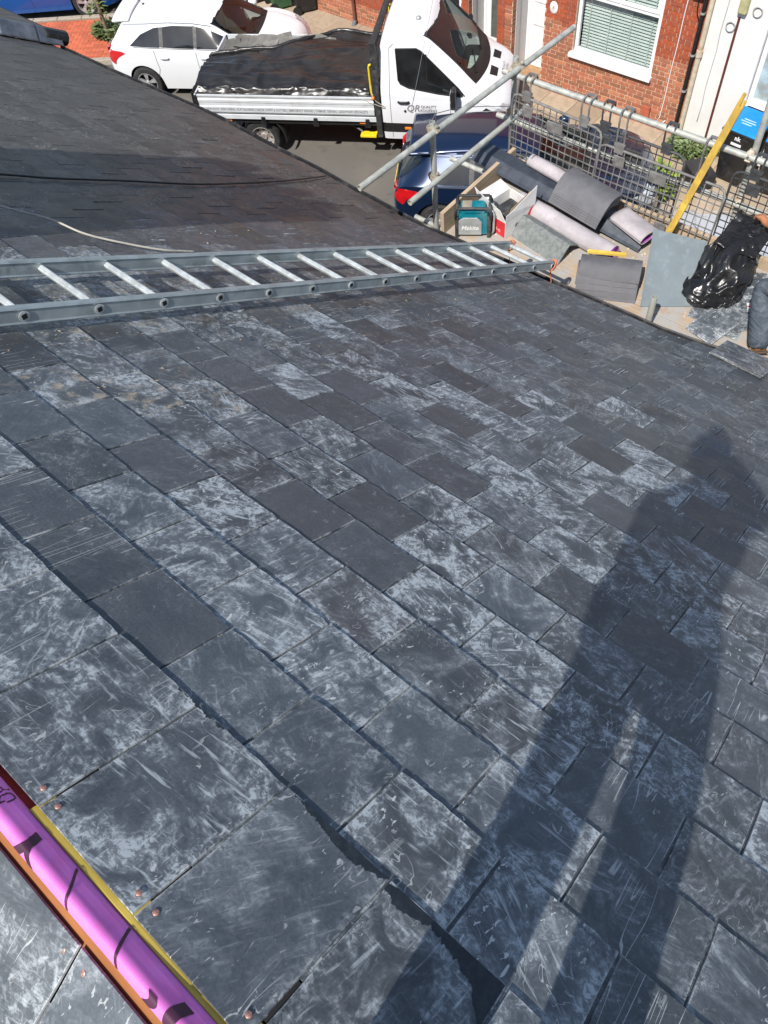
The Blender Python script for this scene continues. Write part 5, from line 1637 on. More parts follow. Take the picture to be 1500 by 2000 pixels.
def mirror(parent, p, mt, side=-1, sc=1.0):
    m_ = MB(); m_.lathe([(0, -.10), (.045, -.085), (.07, -.02), (.07, .04), (.055, .08), (0, .085)], 16, M=frame((0, side, 0), (0, 0, 1), (1, 0, 0)), o=p + Vector((0, side * .11, .02)))
    o = m_.build('door_mirror', mt, parent, smooth=True)
    s_ = MB(); s_.tube(p, p + Vector((0, side * .08, 0)), .02, 8); s_.build('mirror_arm', M_TRIM, o)
def hatch(name, label, loc, ang, mt, front_hub=3.47, L=4.36, estate=False, grp='cars parked in the slanted bays', roofscale=1.0, chrome=False, roofw=1.0, wheel_r=.318):
    t = thing(name, label, 'car', loc, R(ang), grp)
    e = L - 4.36
    S = roofscale
    if not estate:
        zt = [(0, .62), (.03, .80), (.10, .98), (.24, 1.16), (.40, 1.34), (.50, 1.425), (.62, 1.445), (1.3, 1.49), (1.9, 1.482), (2.4, 1.42), (2.7, 1.27), (3.15, 1.035), (3.35, .985), (3.7, .93), (4.05, .85), (4.22, .75), (4.32, .62), (4.36, .5)]
        zs = [(0, .58), (.03, .74), (.12, .90), (.5, 1.01), (1.2, .985), (2.2, .945), (3.0, .925), (3.4, .90), (3.9, .80), (4.2, .68), (4.36, .48)]
        side_w = [(.66, 1.06), (.90, 1.25), (1.2, 1.365), (1.6, 1.40), (2.0, 1.395), (2.35, 1.32), (2.72, 1.13), (2.98, .99), (2.9, .975), (.72, 1.045)]
        pill = ((1.30, 1.38), (2.02, 2.09)); rear = (.12, .46); scr = (2.44, 3.13)
    else:
        zt = [(0, .62), (.03, .84), (.10, 1.02), (.30, 1.24), (.55, 1.47), (.68, 1.53), (1.3, 1.58), (1.9, 1.575), (2.3, 1.52), (2.7, 1.33), (3.15, 1.10), (3.35, 1.06), (3.7, 1.0), (4.05, .91), (4.22, .8), (4.32, .64), (4.36, .5)]
        zs = [(0, .58), (.03, .76), (.12, .95), (.5, 1.03), (1.2, 1.0), (2.2, .97), (3.0, .955), (3.4, .95), (3.9, .86), (4.2, .72), (4.36, .48)]
        side_w = [(.72, 1.09), (.95, 1.28), (1.2, 1.41), (1.6, 1.47), (2.0, 1.465), (2.35, 1.38), (2.75, 1.17), (2.98, 1.03), (2.9, 1.0), (.75, 1.065)]
        pill = ((1.28, 1.36), (2.02, 2.09)); rear = (.13, .52); scr = (2.38, 3.12)
    wb = [(0, .56), (.03, .68), (.12, .77), (.35, .845), (.8, .89), (1.6, .895), (2.6, .89), (3.3, .88), (3.75, .845), (4.05, .77), (4.22, .66), (4.32, .50), (4.36, .36)]
    wr = [(0, .50), (.12, .60), (.5, .60), (1.2, .615), (2.0, .615), (2.44, .62), (3.13, .70), (3.5, .68), (4.0, .58), (4.2, .48), (4.36, .28)]
    zd = [(0, .03), (.12, .07), (.5, .10), (1.3, .11), (2.4, .10), (2.9, .09), (3.2, .07), (3.6, .06), (4.2, .05), (4.36, .02)]
    if not estate:
        sq = lambda x: x if x < 3.2 else 3.2 + (x - 3.2) * .78
        zt, zs, wb, wr, zd = ([(sq(x), z) for x, z in T_] for T_ in (zt, zs, wb, wr, zd))
        L = 4.1048; front_hub = 3.34
    zt = [(x, z * S if z > 1.0 else z) for x, z in zt]
    hubs = (.80, front_hub)
    side_w = [(x, 1.05 + (z - 1.05) * .80 if z > 1.05 else z) for x, z in side_w]
    wr = [(x, w * roofw) for x, w in wr]
    B = Body(0, L, zt, zs, wb, wr, zd, hubs, wheel_r, wheel_r + .05, .19)
    def side_win(x, y, z, sg, sd): return sg == 'G' and inpoly(x, z / (S if z > 1 else 1), side_w) and not any(a < x < b for a, b in pill)
    def pillar(x, y, z, sg, sd): return sg == 'G' and inpoly(x, z / (S if z > 1 else 1), side_w)
    def screen(x, y, z, sg, sd): return sg == 'R' and scr[0] < x + .16 * y * y < scr[1] and y < lerp([(scr[0], .57), (scr[1], .66)], x)
    def rear_w(x, y, z, sg, sd): return rear[0] < x < rear[1] and (sg == 'R' or z > slerp(zt, x) - .12) and y < lerp([(rear[0], .54), (rear[1], .50)], x)
    def cowl(x, y, z, sg, sd): return sg == 'R' and scr[1] <= x + .16 * y * y < scr[1] + .10 and y < .67
    def tail(x, y, z, sg, sd): return inpoly(x, z, [(.0, .74), (.10, .70), (.20, .66), (.26, .76), (.52, .92), (.44, .955), (.22, .96), (.02, .93)]) and sg in 'LG' and y > .48
    def head(x, y, z, sg, sd): return inpoly(x, z, [(3.80, .80), (4.10, .60), (4.34, .56), (4.36, .72), (4.1, .86)]) and sg in 'LG' and y > .30
    def skirt(x, y, z, sg, sd): return sg == 'L' and z < .245
    cl = [('windscreen_base', M_TRIM, lambda *a: False, False), ('windscreen', M_SCREEN, screen, False), ('sill_trim', M_TRIM if estate else mt, lambda x, y, z, sg, sd: False, True)]
    for sd in (-1, 1):
        edges_ = [.60] + [q for p_ in pill for q in p_] + [3.05]
        for a_, b_ in zip(edges_[::2], edges_[1::2]): patch(B, clip_poly(side_w, a_, b_), M_CGLASS, t, 'side_window', sd)
        for a_, b_ in pill: patch(B, clip_poly(side_w, a_ - .01, b_ + .01), M_TRIM, t, 'window_pillar', sd, cols=3, off=.0025)
        patch(B, [(.03, .76), (.10, .70), (.19, .66), (.25, .76), (.34, .83), (.52, .915), (.44, .945), (.22, .955), (.04, .93)], M_TAIL, t, 'tail_lamp', sd, off=.006)
        patch(B, [(L - .50, .80), (L - .26, .62), (L - .10, .60), (L - .08, .70), (L - .26, .83), (L - .4, .83)], M_LAMP, t, 'headlamp', sd, off=.005)
    bow = lambda y: .16 * y * y
    patch_top(B, .66, lambda y: scr[1] - bow(y) - .01, lambda y: scr[1] - bow(y) + .10, M_TRIM, t, 'wiper_cowl', .005)
    patch_top(B, .55, lambda y: rear[0] + .02, lambda y: rear[1] - .10 * y * y, M_CGLASS, t, 'rear_window', .005)
    wr_ = MB()
    wr_.path([B.top_pt(scr[0] + .02 - bow(y), y, .003) for y in [-.57 + .057 * i for i in range(21)]] + [B.top_pt(scr[0] + (scr[1] - scr[0]) * k / 8 - bow(.6), lerp([(0, .57), (8, .66)], k), .003) for k in range(1, 9)], .012, 5)
    wr_.path([B.top_pt(scr[0] + (scr[1] - scr[0]) * k / 8 - bow(.6), -lerp([(0, .57), (8, .66)], k), .003) for k in range(0, 9)], .012, 5)
    wr_.build('windscreen_seal', M_TRIM, t)
    B.build(t, mt, cl)
    for h_ in hubs:
        for sd in (-1, 1):
            wheel(t, h_, sd * .80, wheel_r, .20, sd)
    ib = MB(); ib.box((.25, -.70, .25), (L - .35, .70, .62)); ib.build('underbody', M_DARK, t)
    inn = MB(); inn.box((2.80, -.60, .62), (3.10, .60, .90)); inn.build('dashboard', M_TRIM, t, bevel=.06)
    st = MB()
    for y in (-.36, .36):
        st.box((1.75, y - .22, .5), (2.2, y + .22, .72)); st.box((1.62, y - .22, .6), (1.76, y + .22, 1.16)); st.box((1.63, y - .12, 1.16), (1.72, y + .12, 1.30))
    st.build('front_seat', M_TRIM, t, bevel=.05)
    for sd in (-1, 1):
        mirror(t, B.side_pt(2.78, 1.0, .0, sd), mt, sd)
        for x in (1.30, 2.16):
            hd = MB(); p = B.side_pt(x + .06, .845, .012, sd); hd.path([p + Vector((-.09, 0, 0)), p + Vector((-.06, sd * .016, 0)), p + Vector((.06, sd * .016, 0)), p + Vector((.09, 0, 0))], .014, 6); hd.build('door_handle', mt, t, smooth=True)
        seam(B, [(2.05, .30), (2.05, .945)], t, sd, .005); seam(B, [(3.02, .36), (2.99, .93)], t, sd, .005); seam(B, [(1.08, .40), (1.18, .62), (1.16, .985)], t, sd, .005)
        seam(B, [(.74, 1.035), (2.95, .962)], t, sd, .009 if chrome else .006, 'window_trim', M_CHROME if chrome else M_TRIM, .004)
        if chrome: seam(B, [p_ for p_ in side_w[:8]], t, sd, .009, 'window_trim', M_CHROME, .006)
    sp = MB(); zr_ = slerp(zt, .56)
    sp.grid(lambda u, v: Vector((.30 + .36 * u, -.56 + 1.12 * v, zr_ + .012 + .028 * u * 0 + .006 - .05 * (abs(v - .5) * 2) ** 3 + .018 * u)), 8, 16); sp.build('spoiler', mt, t, smooth=True, solid=.03)
    for y in (-.30, .30):
        wp = MB(); wp.path([B.top_pt(3.14, y + .1, .012), B.top_pt(3.02, y - .25, .014)], .008, 5); wp.build('wiper', M_TRIM, t)
    an = MB(); p = B.top_pt(.80, 0, .0); an.path([p, p + Vector((-.22, 0, .20))], .004, 5); an.lathe([(.028, 0), (.016, .022), (0, .026)], 10, o=p); an.build('aerial', M_TRIM, t)
    bz = MB(); bz.path([Vector((.45, -.605, zt[6][1] - .06))] + [Vector((x, -.63, slerp(zt, x) - .062)) for x in (1.0, 1.5, 2.0, 2.4)], .006, 5); bz.path([Vector((x, .63, slerp(zt, x) - .062)) for x in (.5, 1.0, 1.5, 2.0, 2.4)], .006, 5); bz.build('roof_channel', M_SEAM if estate else M_SILV, t)
    np_ = MB(); np_.box((-.012, -.26, .60), (.0, .26, .71)); np_.build('number_plate', plain('yellow_plate', (.70, .55, .05), .5) if 'yellow_plate' not in bpy.data.materials else bpy.data.materials['yellow_plate'], t)
    return t, B
def near_side(O, ang, hubx, half, rear_hub):
    """origin (rear centre at the ground) from the place where the near rear wheel meets the ground"""
    a = R(ang); d = Vector((math.cos(a), math.sin(a), 0)); l = Vector((-math.sin(a), math.cos(a), 0))
    return Vector(O) - d * (rear_hub - hubx) + l * half
hatch('hatchback_car', 'white five-door hatchback parked behind the truck', near_side((8.53, 14.78, 0), -60, .11, .90, .80), -60, M_PWHITE, roofscale=.975)
hatch('hatchback_car', 'dark navy hatchback parked below the scaffold', near_side((8.43, 6.86, 0), -57, .0, .90, .80), -57, M_PNAVY, estate=True, chrome=True, roofscale=.96, roofw=.86, wheel_r=.35)
hatch('hatchback_car', 'bright blue car parked beside the red brick paving', near_side((10.02, 18.62, 0), -53, .0, .90, 3.34), -53, M_PBLUE)
hatch('hatchback_car', 'pale silver car glimpsed through the brick guards', near_side((8.35, 2.35, 0), -64, .0, .90, .80), -64, M_PSILV)

# ------------------------------------------------------------------ dropside truck
TA = -60.5
ta = R(TA)
tl_ = Vector((-math.sin(ta), math.cos(ta), 0))
tk = thing('dropside_truck', 'white dropside roofing truck loaded under a black tarpaulin', 'truck', Vector((7.89, 12.10, 0)) + tl_ * 1.02, R(TA))
zt = [(3.50, 2.02), (3.54, 2.14), (3.62, 2.20), (3.85, 2.235), (4.15, 2.235), (4.30, 2.20), (4.42, 2.11), (4.80, 1.76), (5.14, 1.42), (5.26, 1.36), (5.50, 1.27), (5.68, 1.14), (5.78, .98), (5.84, .78), (5.86, .6)]
zs = [(3.50, 1.28), (4.3, 1.26), (4.8, 1.22), (5.2, 1.17), (5.5, 1.05), (5.7, .88), (5.86, .55)]
wb = [(3.50, .985), (3.58, 1.0), (4.9, 1.0), (5.25, .985), (5.5, .93), (5.68, .82), (5.78, .70), (5.84, .55), (5.86, .42)]
wr = [(3.50, .80), (3.6, .83), (4.2, .81), (4.42, .79), (5.14, .80), (5.4, .74), (5.6, .64), (5.78, .48), (5.86, .3)]
zd = [(3.50, .10), (4.2, .12), (4.42, .09), (5.14, .09), (5.4, .10), (5.86, .04)]
CB = Body(3.50, 5.86, zt, zs, wb, wr, zd, (4.90,), .36, .43, .44, tuck=.04)
win = [(3.79, 1.99), (4.14, 1.99), (4.22, 1.95), (4.86, 1.37), (4.97, 1.26), (4.9, 1.255), (4.50, 1.31), (4.0, 1.40), (3.86, 1.46), (3.82, 1.52)]
def cwin(x, y, z, sg, sd): return sg == 'G' and inpoly(x, z, win)
def cscr(x, y, z, sg, sd): return sg == 'R' and 4.40 < x + .26 * y * y < 5.12 and y < .755
def ccowl(x, y, z, sg, sd): return sg == 'R' and 5.12 <= x + .26 * y * y < 5.30 and y < .77
def cclad(x, y, z, sg, sd): return sg == 'L' and ((x < 4.9 and .60 < z < .745) or (x > 5.25 and z < .62))
def chead(x, y, z, sg, sd): return inpoly(x, z, [(5.42, .98), (5.60, .82), (5.84, .78), (5.84, .98), (5.6, 1.06)]) and sg in 'LG' and y > .42
CB.build(tk, M_PTRUCK, [('windscreen', M_SCREEN, cscr, False), ('side_cladding', M_TRIM, cclad, True)])
for sd in (-1, 1):
    patch(CB, win, M_CGLASS, tk, 'side_window', sd, 40, 24)
    patch(CB, [(5.42, .98), (5.58, .82), (5.76, .78), (5.77, .92), (5.6, 1.05)], M_LAMP, tk, 'headlamp', sd, off=.006)
    patch(CB, [(5.28, 1.02), (5.46, .80), (5.60, .80), (5.44, 1.0), (5.34, 1.06)], M_TRIM, tk, 'lamp_surround', sd, off=.004)
bw_ = lambda y: .26 * y * y
patch_top(CB, .77, lambda y: 5.10 - bw_(y), lambda y: 5.29 - bw_(y), M_TRIM, tk, 'wiper_cowl', .005)
ws_ = MB()
ws_.path([CB.top_pt(4.43 - bw_(y), y, .004) for y in [-.74 + .074 * i for i in range(21)]], .016, 5)
for sg_ in (-1, 1): ws_.path([CB.top_pt(lerp([(0, 4.43), (8, 5.10)], k) - bw_(.75), sg_ * .752, .004) for k in range(9)], .016, 5)
ws_.build('windscreen_seal', M_TRIM, tk)
wt = MB(); wt.path([CB.side_pt(x, z, .004) for x, z in win + win[:1]], .011, 5); wt.build('window_seal', M_TRIM, tk)
MB().path([CB.side_pt(4.33, 1.34, .006), CB.side_pt(4.30, 1.90, .006)], .012, 5).build('window_divider', M_TRIM, tk)
# interior, mirrors, handles, panel gaps
it = MB(); it.box((4.75, -.80, .95), (5.12, .80, 1.22)); it.build('dashboard', M_TRIM, tk, bevel=.08)
it = MB(); it.box((4.90, -.05, 1.225), (5.05, .35, 1.232)); it.box((4.88, -.62, 1.225), (4.98, -.50, 1.232)); it.build('papers_on_dash', plain('paper', (.62, .70, .66), .7), tk)
for y in (-.48, .48):
    s_ = MB(); s_.box((3.85, y - .25, .85), (4.35, y + .25, 1.02)); s_.box((3.72, y - .25, .95), (3.88, y + .25, 1.62)); s_.box((3.74, y - .14, 1.62), (3.84, y + .14, 1.80)); s_.build('seat', M_TRIM, tk, bevel=.05)
s_ = MB(); s_.path([(4.70 + .06 * math.cos(a), -.46 + .19 * math.cos(a + 1.57), 1.24 + .17 * math.sin(a + 1.57)) for a in [2 * math.pi * i / 20 for i in range(20)]], .016, 6, closed=True); s_.build('steering_wheel', M_TRIM, tk, smooth=True)
for sd in (-1, 1):
    p = CB.side_pt(4.80, 1.28, 0, sd)
    m_ = MB(); m_.box((-.045, -.10, -.14), (.045, .10, .20), taper=.85); mo = m_.build('door_mirror', M_TRIM, tk, loc=p + Vector((.0, sd * .19, .03)), bevel=.04, seg=3)
    m_ = MB(); m_.box((-.052, -.075, .0), (-.046, .075, .14)); m_.build('mirror_glass', M_LAMP, mo)
    m_ = MB(); m_.box((-.05, -.07, -.13), (-.047, .07, -.03)); m_.build('mirror_glass', M_CHROME, mo)
    m_ = MB(); m_.box((-.04, -.10, -.03), (.04, .10, .03)); m_.build('mirror_arm', M_TRIM, tk, loc=p + Vector((0, sd * .06, .0)), bevel=.02)
    seam(CB, [(3.66, .48), (3.66, 1.28)], tk, sd, .005); seam(CB, [(4.72, .9), (4.74, 1.22)], tk, sd, .005)
    seam(CB, [(3.66, 1.28), (3.68, 2.0), (3.75, 2.06)], tk, sd, .005)
    h_ = MB(); p = CB.side_pt(3.90, 1.165, .012, sd); h_.path([p + Vector((-.10, 0, .0)), p + Vector((-.06, sd * .02, 0)), p + Vector((.06, sd * .02, 0)), p + Vector((.10, 0, 0))], .019, 6); h_.build('door_handle', M_TRIM, tk, smooth=True)
    l_ = MB(); p = CB.side_pt(3.95, .67, .004, sd); l_.box((-.06, -.012, -.022), (.06, .012, .022)); l_.build('side_marker', M_AMBER, tk, loc=p, bevel=.008)
    wheel(tk, 4.90, sd * .86, .345, .22, sd, True)
    wheel(tk, 1.11, sd * .80, .345, .28, sd, True, plain('grubby_steel', (.45, .43, .41), .5, .4, .3, 20, dirt=(.14, .05, .03), dirt_amt=.7, dirt_scale=12) if sd < 0 else bpy.data.materials['grubby_steel'])
    g_ = MB()
    g_.grid(lambda u, v, sd=sd: Vector((1.11 + .46 * math.cos(math.pi * (1.06 - 1.12 * u)), sd * (.60 + .34 * v), .345 + .44 * math.sin(math.pi * (1.06 - 1.12 * u)))), 20, 3); g_.build('mudguard', M_TRIM, tk, smooth=True, solid=.012)
# bonnet vents, roof fin, aerial, wipers, bonnet lettering
for y in (-.40, .13):
    v_ = MB(); P = [CB.top_pt(x, yy, .004) for x, yy in ((5.33, y), (5.46, y + .015), (5.46, y + .255), (5.33, y + .27))]; v_.add(P, [(0, 1, 2, 3)]); v_.build('bonnet_vent', M_TRIM, tk)
f_ = MB(); f_.prism([(-.10, 0), (.11, 0), (.03, .03), (-.08, .075), (-.10, .07)], -.025, .025, M=frame((1, 0, 0), (0, 0, 1), (0, -1, 0))); f_.build('roof_fin', M_CHAR, tk, loc=CB.top_pt(3.95, .25, 0), bevel=.008)
f_ = MB(); f_.lathe([(.05, 0), (.04, .03), (0, .045)], 14); f_.build('roof_marker', M_SILV, tk, loc=CB.top_pt(4.12, -.38, 0), smooth=True)
f_ = MB(); p = CB.top_pt(4.22, .62, 0); f_.path([p, p + Vector((-.25, .0, .30))], .005, 5); f_.build('aerial', M_TRIM, tk)
for y in (-.35, .35):
    w_ = MB(); w_.path([CB.top_pt(5.12, y - .2, .02), CB.top_pt(5.00, y + .30, .022)], .012, 5); w_.build('wiper', M_TRIM, tk)
for x in (3.6, 3.98, 4.22):
    q = MB(); q.path([CB.top_pt(x, y, -.001) for y in [-.7 + 1.4 * i / 16 for i in range(17)]], .007, 5); q.build('roof_rib', M_PTRUCK, tk, smooth=True)
M_GREYP = plain('grey_lettering', (.22, .23, .25), .6, var=.05)
M_GREYL = plain('pale_lettering', (.26, .27, .29), .6, var=.05)
onbon = lambda xc, yc: (lambda x, y: CB.top_pt(xc - y, yc + x * -1 * -1, .006))
text_mb('QR', .16, fn=lambda x, y: CB.top_pt(5.58 - y * 0 + y * -1, -.20 + x, .006) if True else None, shear=.25).build('lettering', M_GREYP, tk)
text_mb('QUALITY\nROOFING', .055, fn=lambda x, y: CB.top_pt(5.57 - y, .02 + x, .006)).build('lettering', M_GREYL, tk)
ons = lambda xc, zc: (lambda x, y: CB.side_pt(xc + x, zc + y, .006))
text_mb('QR', .17, fn=ons(4.06, 1.05), shear=.25, bold=.003).build('lettering', M_GREYP, tk)
text_mb('QUALITY\nROOFING', .066, fn=ons(4.34, 1.05), bold=.002).build('lettering', M_GREYP, tk)
for i, w in enumerate((.20, .34, .24)):
    q = MB(); zc = .965 - .036 * i; q.add([CB.side_pt(4.30 + w * a, zc + b, .006) for a, b in ((-.5, -.006), (.5, -.006), (.5, .006), (-.5, .006))], [(0, 1, 2, 3)]); q.build('small_print', M_GREYL, tk)
q = MB(); q.lathe([(.022, 0), (.022, .01), (0, .012)], 12, M=frame((1, 0, 0), (0, 0, 1), (0, -1, 0)), o=CB.side_pt(3.92, 1.0, 0)); q.build('fuel_lock', M_TRIM, tk)
gr = MB(); gr.box((5.80, -.42, .55), (5.872, .42, .85)); gr.build('grille', M_TRIM, tk, bevel=.02)
# chassis and bed
MB().box((.05, -.45, .50), (4.6, .45, .70)).build('chassis', M_DARK, tk)
MB().box((0.02, -.97, .68), (3.45, .97, .785)).build('bed_frame', M_TRIM, tk, bevel=.01)
MB().box((.0, -1.0, .79), (3.42, 1.0, .83)).build('bed_floor', plain('bed_floor', (.2, .2, .2), .8), tk)
M_ALW = plain('white_drop_side', (.66, .69, .71), .4, .1, .06, 4, dirt=(.45, .45, .43), dirt_amt=.35, dirt_scale=3)
def dropside(x0, x1, y, sd):
    p = MB(); z0, z1 = .895, 1.235
    prof = [(0, z0), (.006, z0 + .02), (.020, z0 + .03), (.020, z0 + .125), (.008, z0 + .135), (.008, z0 + .20), (.018, z0 + .21), (.018, z0 + .255), (.008, z0 + .265), (.008, z0 + .305), (.024, z0 + .315), (.024, z1), (-.012, z1), (-.012, z0)]
    k = len(prof)
    P = [Vector((x0, y + sd * a, b)) for a, b in prof] + [Vector((x1, y + sd * a, b)) for a, b in prof]
    p.add(P, [tuple(range(k)), tuple(range(2 * k - 1, k - 1, -1))] + [(i, k + i, k + (i + 1) % k, (i + 1) % k) for i in range(k)])
    return p.build('drop_side', M_ALW, tk)
ds = dropside(.06, 3.36, -1.005, -1); dropside(.06, 3.36, 1.0, 1)
TXS = .735
text_mb('NEW ROOF | REROOFING | FLAT ROOFING | FASCIA SOFFIT & GUTTERS | EMERGENCY REPAIRS | CHIMNEY REPAIRS | LEADWORK SPECIALISTS', .0655, bold=.0016, fn=lambda x, y: Vector((1.71 + x * TXS, -1.0275, .972 + y))).build('lettering', M_GREYL, ds)
for sd in (-1, 1):
    MB().box((.02, sd * 1.012 - .016, .79), (3.40, sd * 1.012 + .016, .872)).build('side_rail', M_ALW, tk, bevel=.004)
    for x in (.25, 1.25, 2.25, 3.22):
        h_ = MB(); h_.box((x - .035, sd * 1.035 - .018, .74), (x + .035, sd * 1.035 + .012, .845)); h_.box((x - .055, sd * 1.03 - .02, .69), (x + .055, sd * 1.03 + .008, .76)); h_.build('hinge', M_TRIM, tk, bevel=.006)
    for x in (.55, 3.12):
        h_ = MB(); h_.box((x - .06, sd * .98 - .012, .725), (x + .06, sd * .98 + .012, .762)); h_.build('side_marker', M_AMBER, tk, bevel=.004)
MB().box((.0, -1.0, .83), (.035, 1.0, 1.235)).build('tailgate', M_ALW, tk, bevel=.006)
MB().box((-.02, -1.035, .74), (.055, -.985, 1.22)).build('corner_post', M_TRIM, tk, bevel=.008)
MB().box((-.02, .985, .74), (.055, 1.035, 1.22)).build('corner_post', M_TRIM, tk, bevel=.008)
# headboard with yellow grab handles
hb = MB()
for y in (-.985, .985): hb.box((3.38, y - .045, .50), (3.475, y + .045, 2.17))
hb.box((3.39, -.94, 2.09), (3.465, .94, 2.17)); hb.box((3.39, -.94, 1.20), (3.465, .94, 1.28))
hbo = hb.build('headboard', M_CHAR, tk, bevel=.006)
mh = MB()
for i in range(16): mh.tube((3.43, -.92 + .123 * i, 1.28), (3.43, -.92 + .123 * i, 2.09), .007, 5)
for i in range(6): mh.tube((3.43, -.94, 1.4 + .12 * i), (3.43, .94, 1.4 + .12 * i), .007, 5)
mh.build('headboard_mesh', M_CHAR, hbo)
M_YEL = plain('yellow_powder_coat', (.80, .60, .02), .4, var=.08)
for y in (-.98, .98):
    q = MB(); q.path([(3.39, y, 1.25), (3.34, y, 1.27), (3.33, y, 1.32), (3.33, y, 1.74), (3.34, y, 1.78), (3.39, y, 1.80)], .019, 8); q.build('grab_handle', M_YEL, tk, smooth=True)
    q = MB(); q.box((3.06, y - .07, .50), (3.36, y + .07, .545)); q.build('step', M_YEL, tk, bevel=.006)
    q = MB(); q.path([(3.10, y * .95, .53), (2.9, y * .85, .60), (2.75, y * .75, .70)], .025, 6); q.build('step_bracket', M_TRIM, tk)
q = MB(); q.path([(3.34, -.98, 1.48), (3.36, -1.04, 1.24), (3.45, -1.04, 1.16), (3.56, -1.02, 1.08)], .006, 5); q.path([(3.05, -1.0, 1.24), (3.3, -1.04, 1.16), (3.56, -1.025, 1.06)], .006, 5); q.build('tie_rope', M_CABW, tk)
q = MB(); q.lathe([(.0, -.03), (.03, -.02), (.03, .02), (0, .03)], 10, o=(3.37, -1.04, 1.24)); q.build('rope_float', M_AMBER, tk, smooth=True)
# tarpaulin over the load and rubble showing at the far side
n = NT('black_tarpaulin'); v = n.obj()
g1 = n.noise(v, 2.2, 2, .5, 1.0); g2 = n.noise(n.mapping(v, (.8, 4, 4)), 1.3, 2, .5, .8)
n.set(n.mix(n.ramp(g1, .3, .7), (.013, .013, .014), (.030, .029, .030)), n.ramp(g2, .3, .7, .24, .42), 0, .5)
n.bump(n.math('ADD', g1, g2), .6, .06); M_TARP = n.m
def tarp(u, v):
    x = -.06 + 3.44 * u; y = -.99 + 1.62 * v
    far_edge = lerp([(0, .22), (.1, .30), (.4, .40), (.55, .66), (.70, .97), (1, .98)], u)
    y = -.985 + (far_edge + .985) * v
    ridge = 1.245 + .05 * math.exp(-((v - .55) / .25) ** 2) + .04 * math.exp(-((u - .33) / .3) ** 2) * v + .03 * math.sin(u * 9 + v * 3) * v + .05 * u * v
    z = ridge - .03 * (1 - v) ** 2
    z += .05 * mnoise.noise((u * 6, v * 5, 1)) + .040 * abs(mnoise.noise((u * 3 + v * 3, v * 8, 5))) + .006 * mnoise.noise((u * 22, v * 12, 2))
    if v < .10: z = 1.235 + (z - 1.235) * (v / .10) + .03 * abs(mnoise.noise((u * 20, v * 30, 4)))
    if u < .09:
        k = 1 - u / .09
        x = lerp([(0, -.05), (.25, -.045), (1, -.075)], k) if k > .25 else lerp([(0, .05), (.25, -.05)], k)
        z = (z if k < .3 else lerp([(.3, 1.27), (1, .93)], k)) + .02 * mnoise.noise((k * 3, v * 12, 8))
        x -= .03 * abs(mnoise.noise((v * 8, k * 4, 3)))
    else: x = .05 + (3.38 - .05) * (u - .09) / .91
    return Vector((x, y, z))
load = thing('tarpaulin', 'crumpled black tarpaulin covering the load on the truck bed', 'tarpaulin', tk.location, tk.rotation_euler.z)
mb = MB(); mb.grid(tarp, 130, 70); mb.build('sheet', M_TARP, load, smooth=True, solid=.006)
mb = MB()
def crum(u, v):
    x = .10 + 3.18 * u
    y = -.985 + .16 * v
    z = 1.242 + .05 * math.sin(v * math.pi) + .045 * ridged((u * 9, v * 1.5, 1)) * math.sin(v * math.pi) + .03 * ridged((u * 17 + v * 2, v * 3, 4)) * math.sin(v * math.pi)
    return Vector((x + .02 * mnoise.noise((u * 20, v * 3, 9)), y + .02 * mnoise.noise((u * 12, 5, v)), z))
mb.grid(crum, 140, 10)
mb.path([tarp(i / 40, 1.0) + Vector((0, .03 * mnoise.noise((i * .6, 0, 0)), .02)) for i in range(41)], [.035 + .02 * mnoise.noise((i * .7, 2, 4)) for i in range(41)], 8)
mb.build('gathered_edge', M_TARP, load, smooth=True)
M_OLDSL = plain('broken_slate', (.15, .145, .135), .85, var=.25, scale=8, dirt=(.33, .31, .27), dirt_amt=.5, randv=.3, bump=.4)
r = random.Random(21)
rub = ['at the tail corner of the truck bed', 'leaning second from the tail of the truck', 'third from the tail of the truck load', 'with a rounded end in the truck load', 'tall and square against the far side', 'narrow, just behind the square one', 'last before the tarpaulin covers the load', 'lying under the third piece', 'half under the tarpaulin edge']
for i in range(9):
    x = .28 + .235 * i
    w, h_ = r.uniform(.14, .28), r.uniform(.20, .30)
    out = [(-w + r.uniform(-.02, .02), -h_ / 2), (w + r.uniform(-.02, .02), -h_ / 2), (w, h_ / 2 - r.uniform(0, .05)), (w * .4, h_ / 2), (-w * .7, h_ / 2 - r.uniform(0, .04)), (-w, h_ * .2)]
    a = Euler((R(r.uniform(28, 60)), R(r.uniform(-12, 12)), R(r.uniform(-14, 14)))).to_matrix()
    o = MB().prism(out, -.02, .02, M=a).build('slate_piece', M_OLDSL, None, bevel=.004)
    o.location = Matrix.Rotation(R(TA), 3, 'Z') @ Vector((x, .66 + r.uniform(-.06, .06), 1.24 + r.uniform(-.02, .05))) + tk.location
    o.rotation_euler = (0, 0, R(TA))
    tag(o, 'broken grey slate ' + rub[i], 'slate', 'broken slates in the truck load')

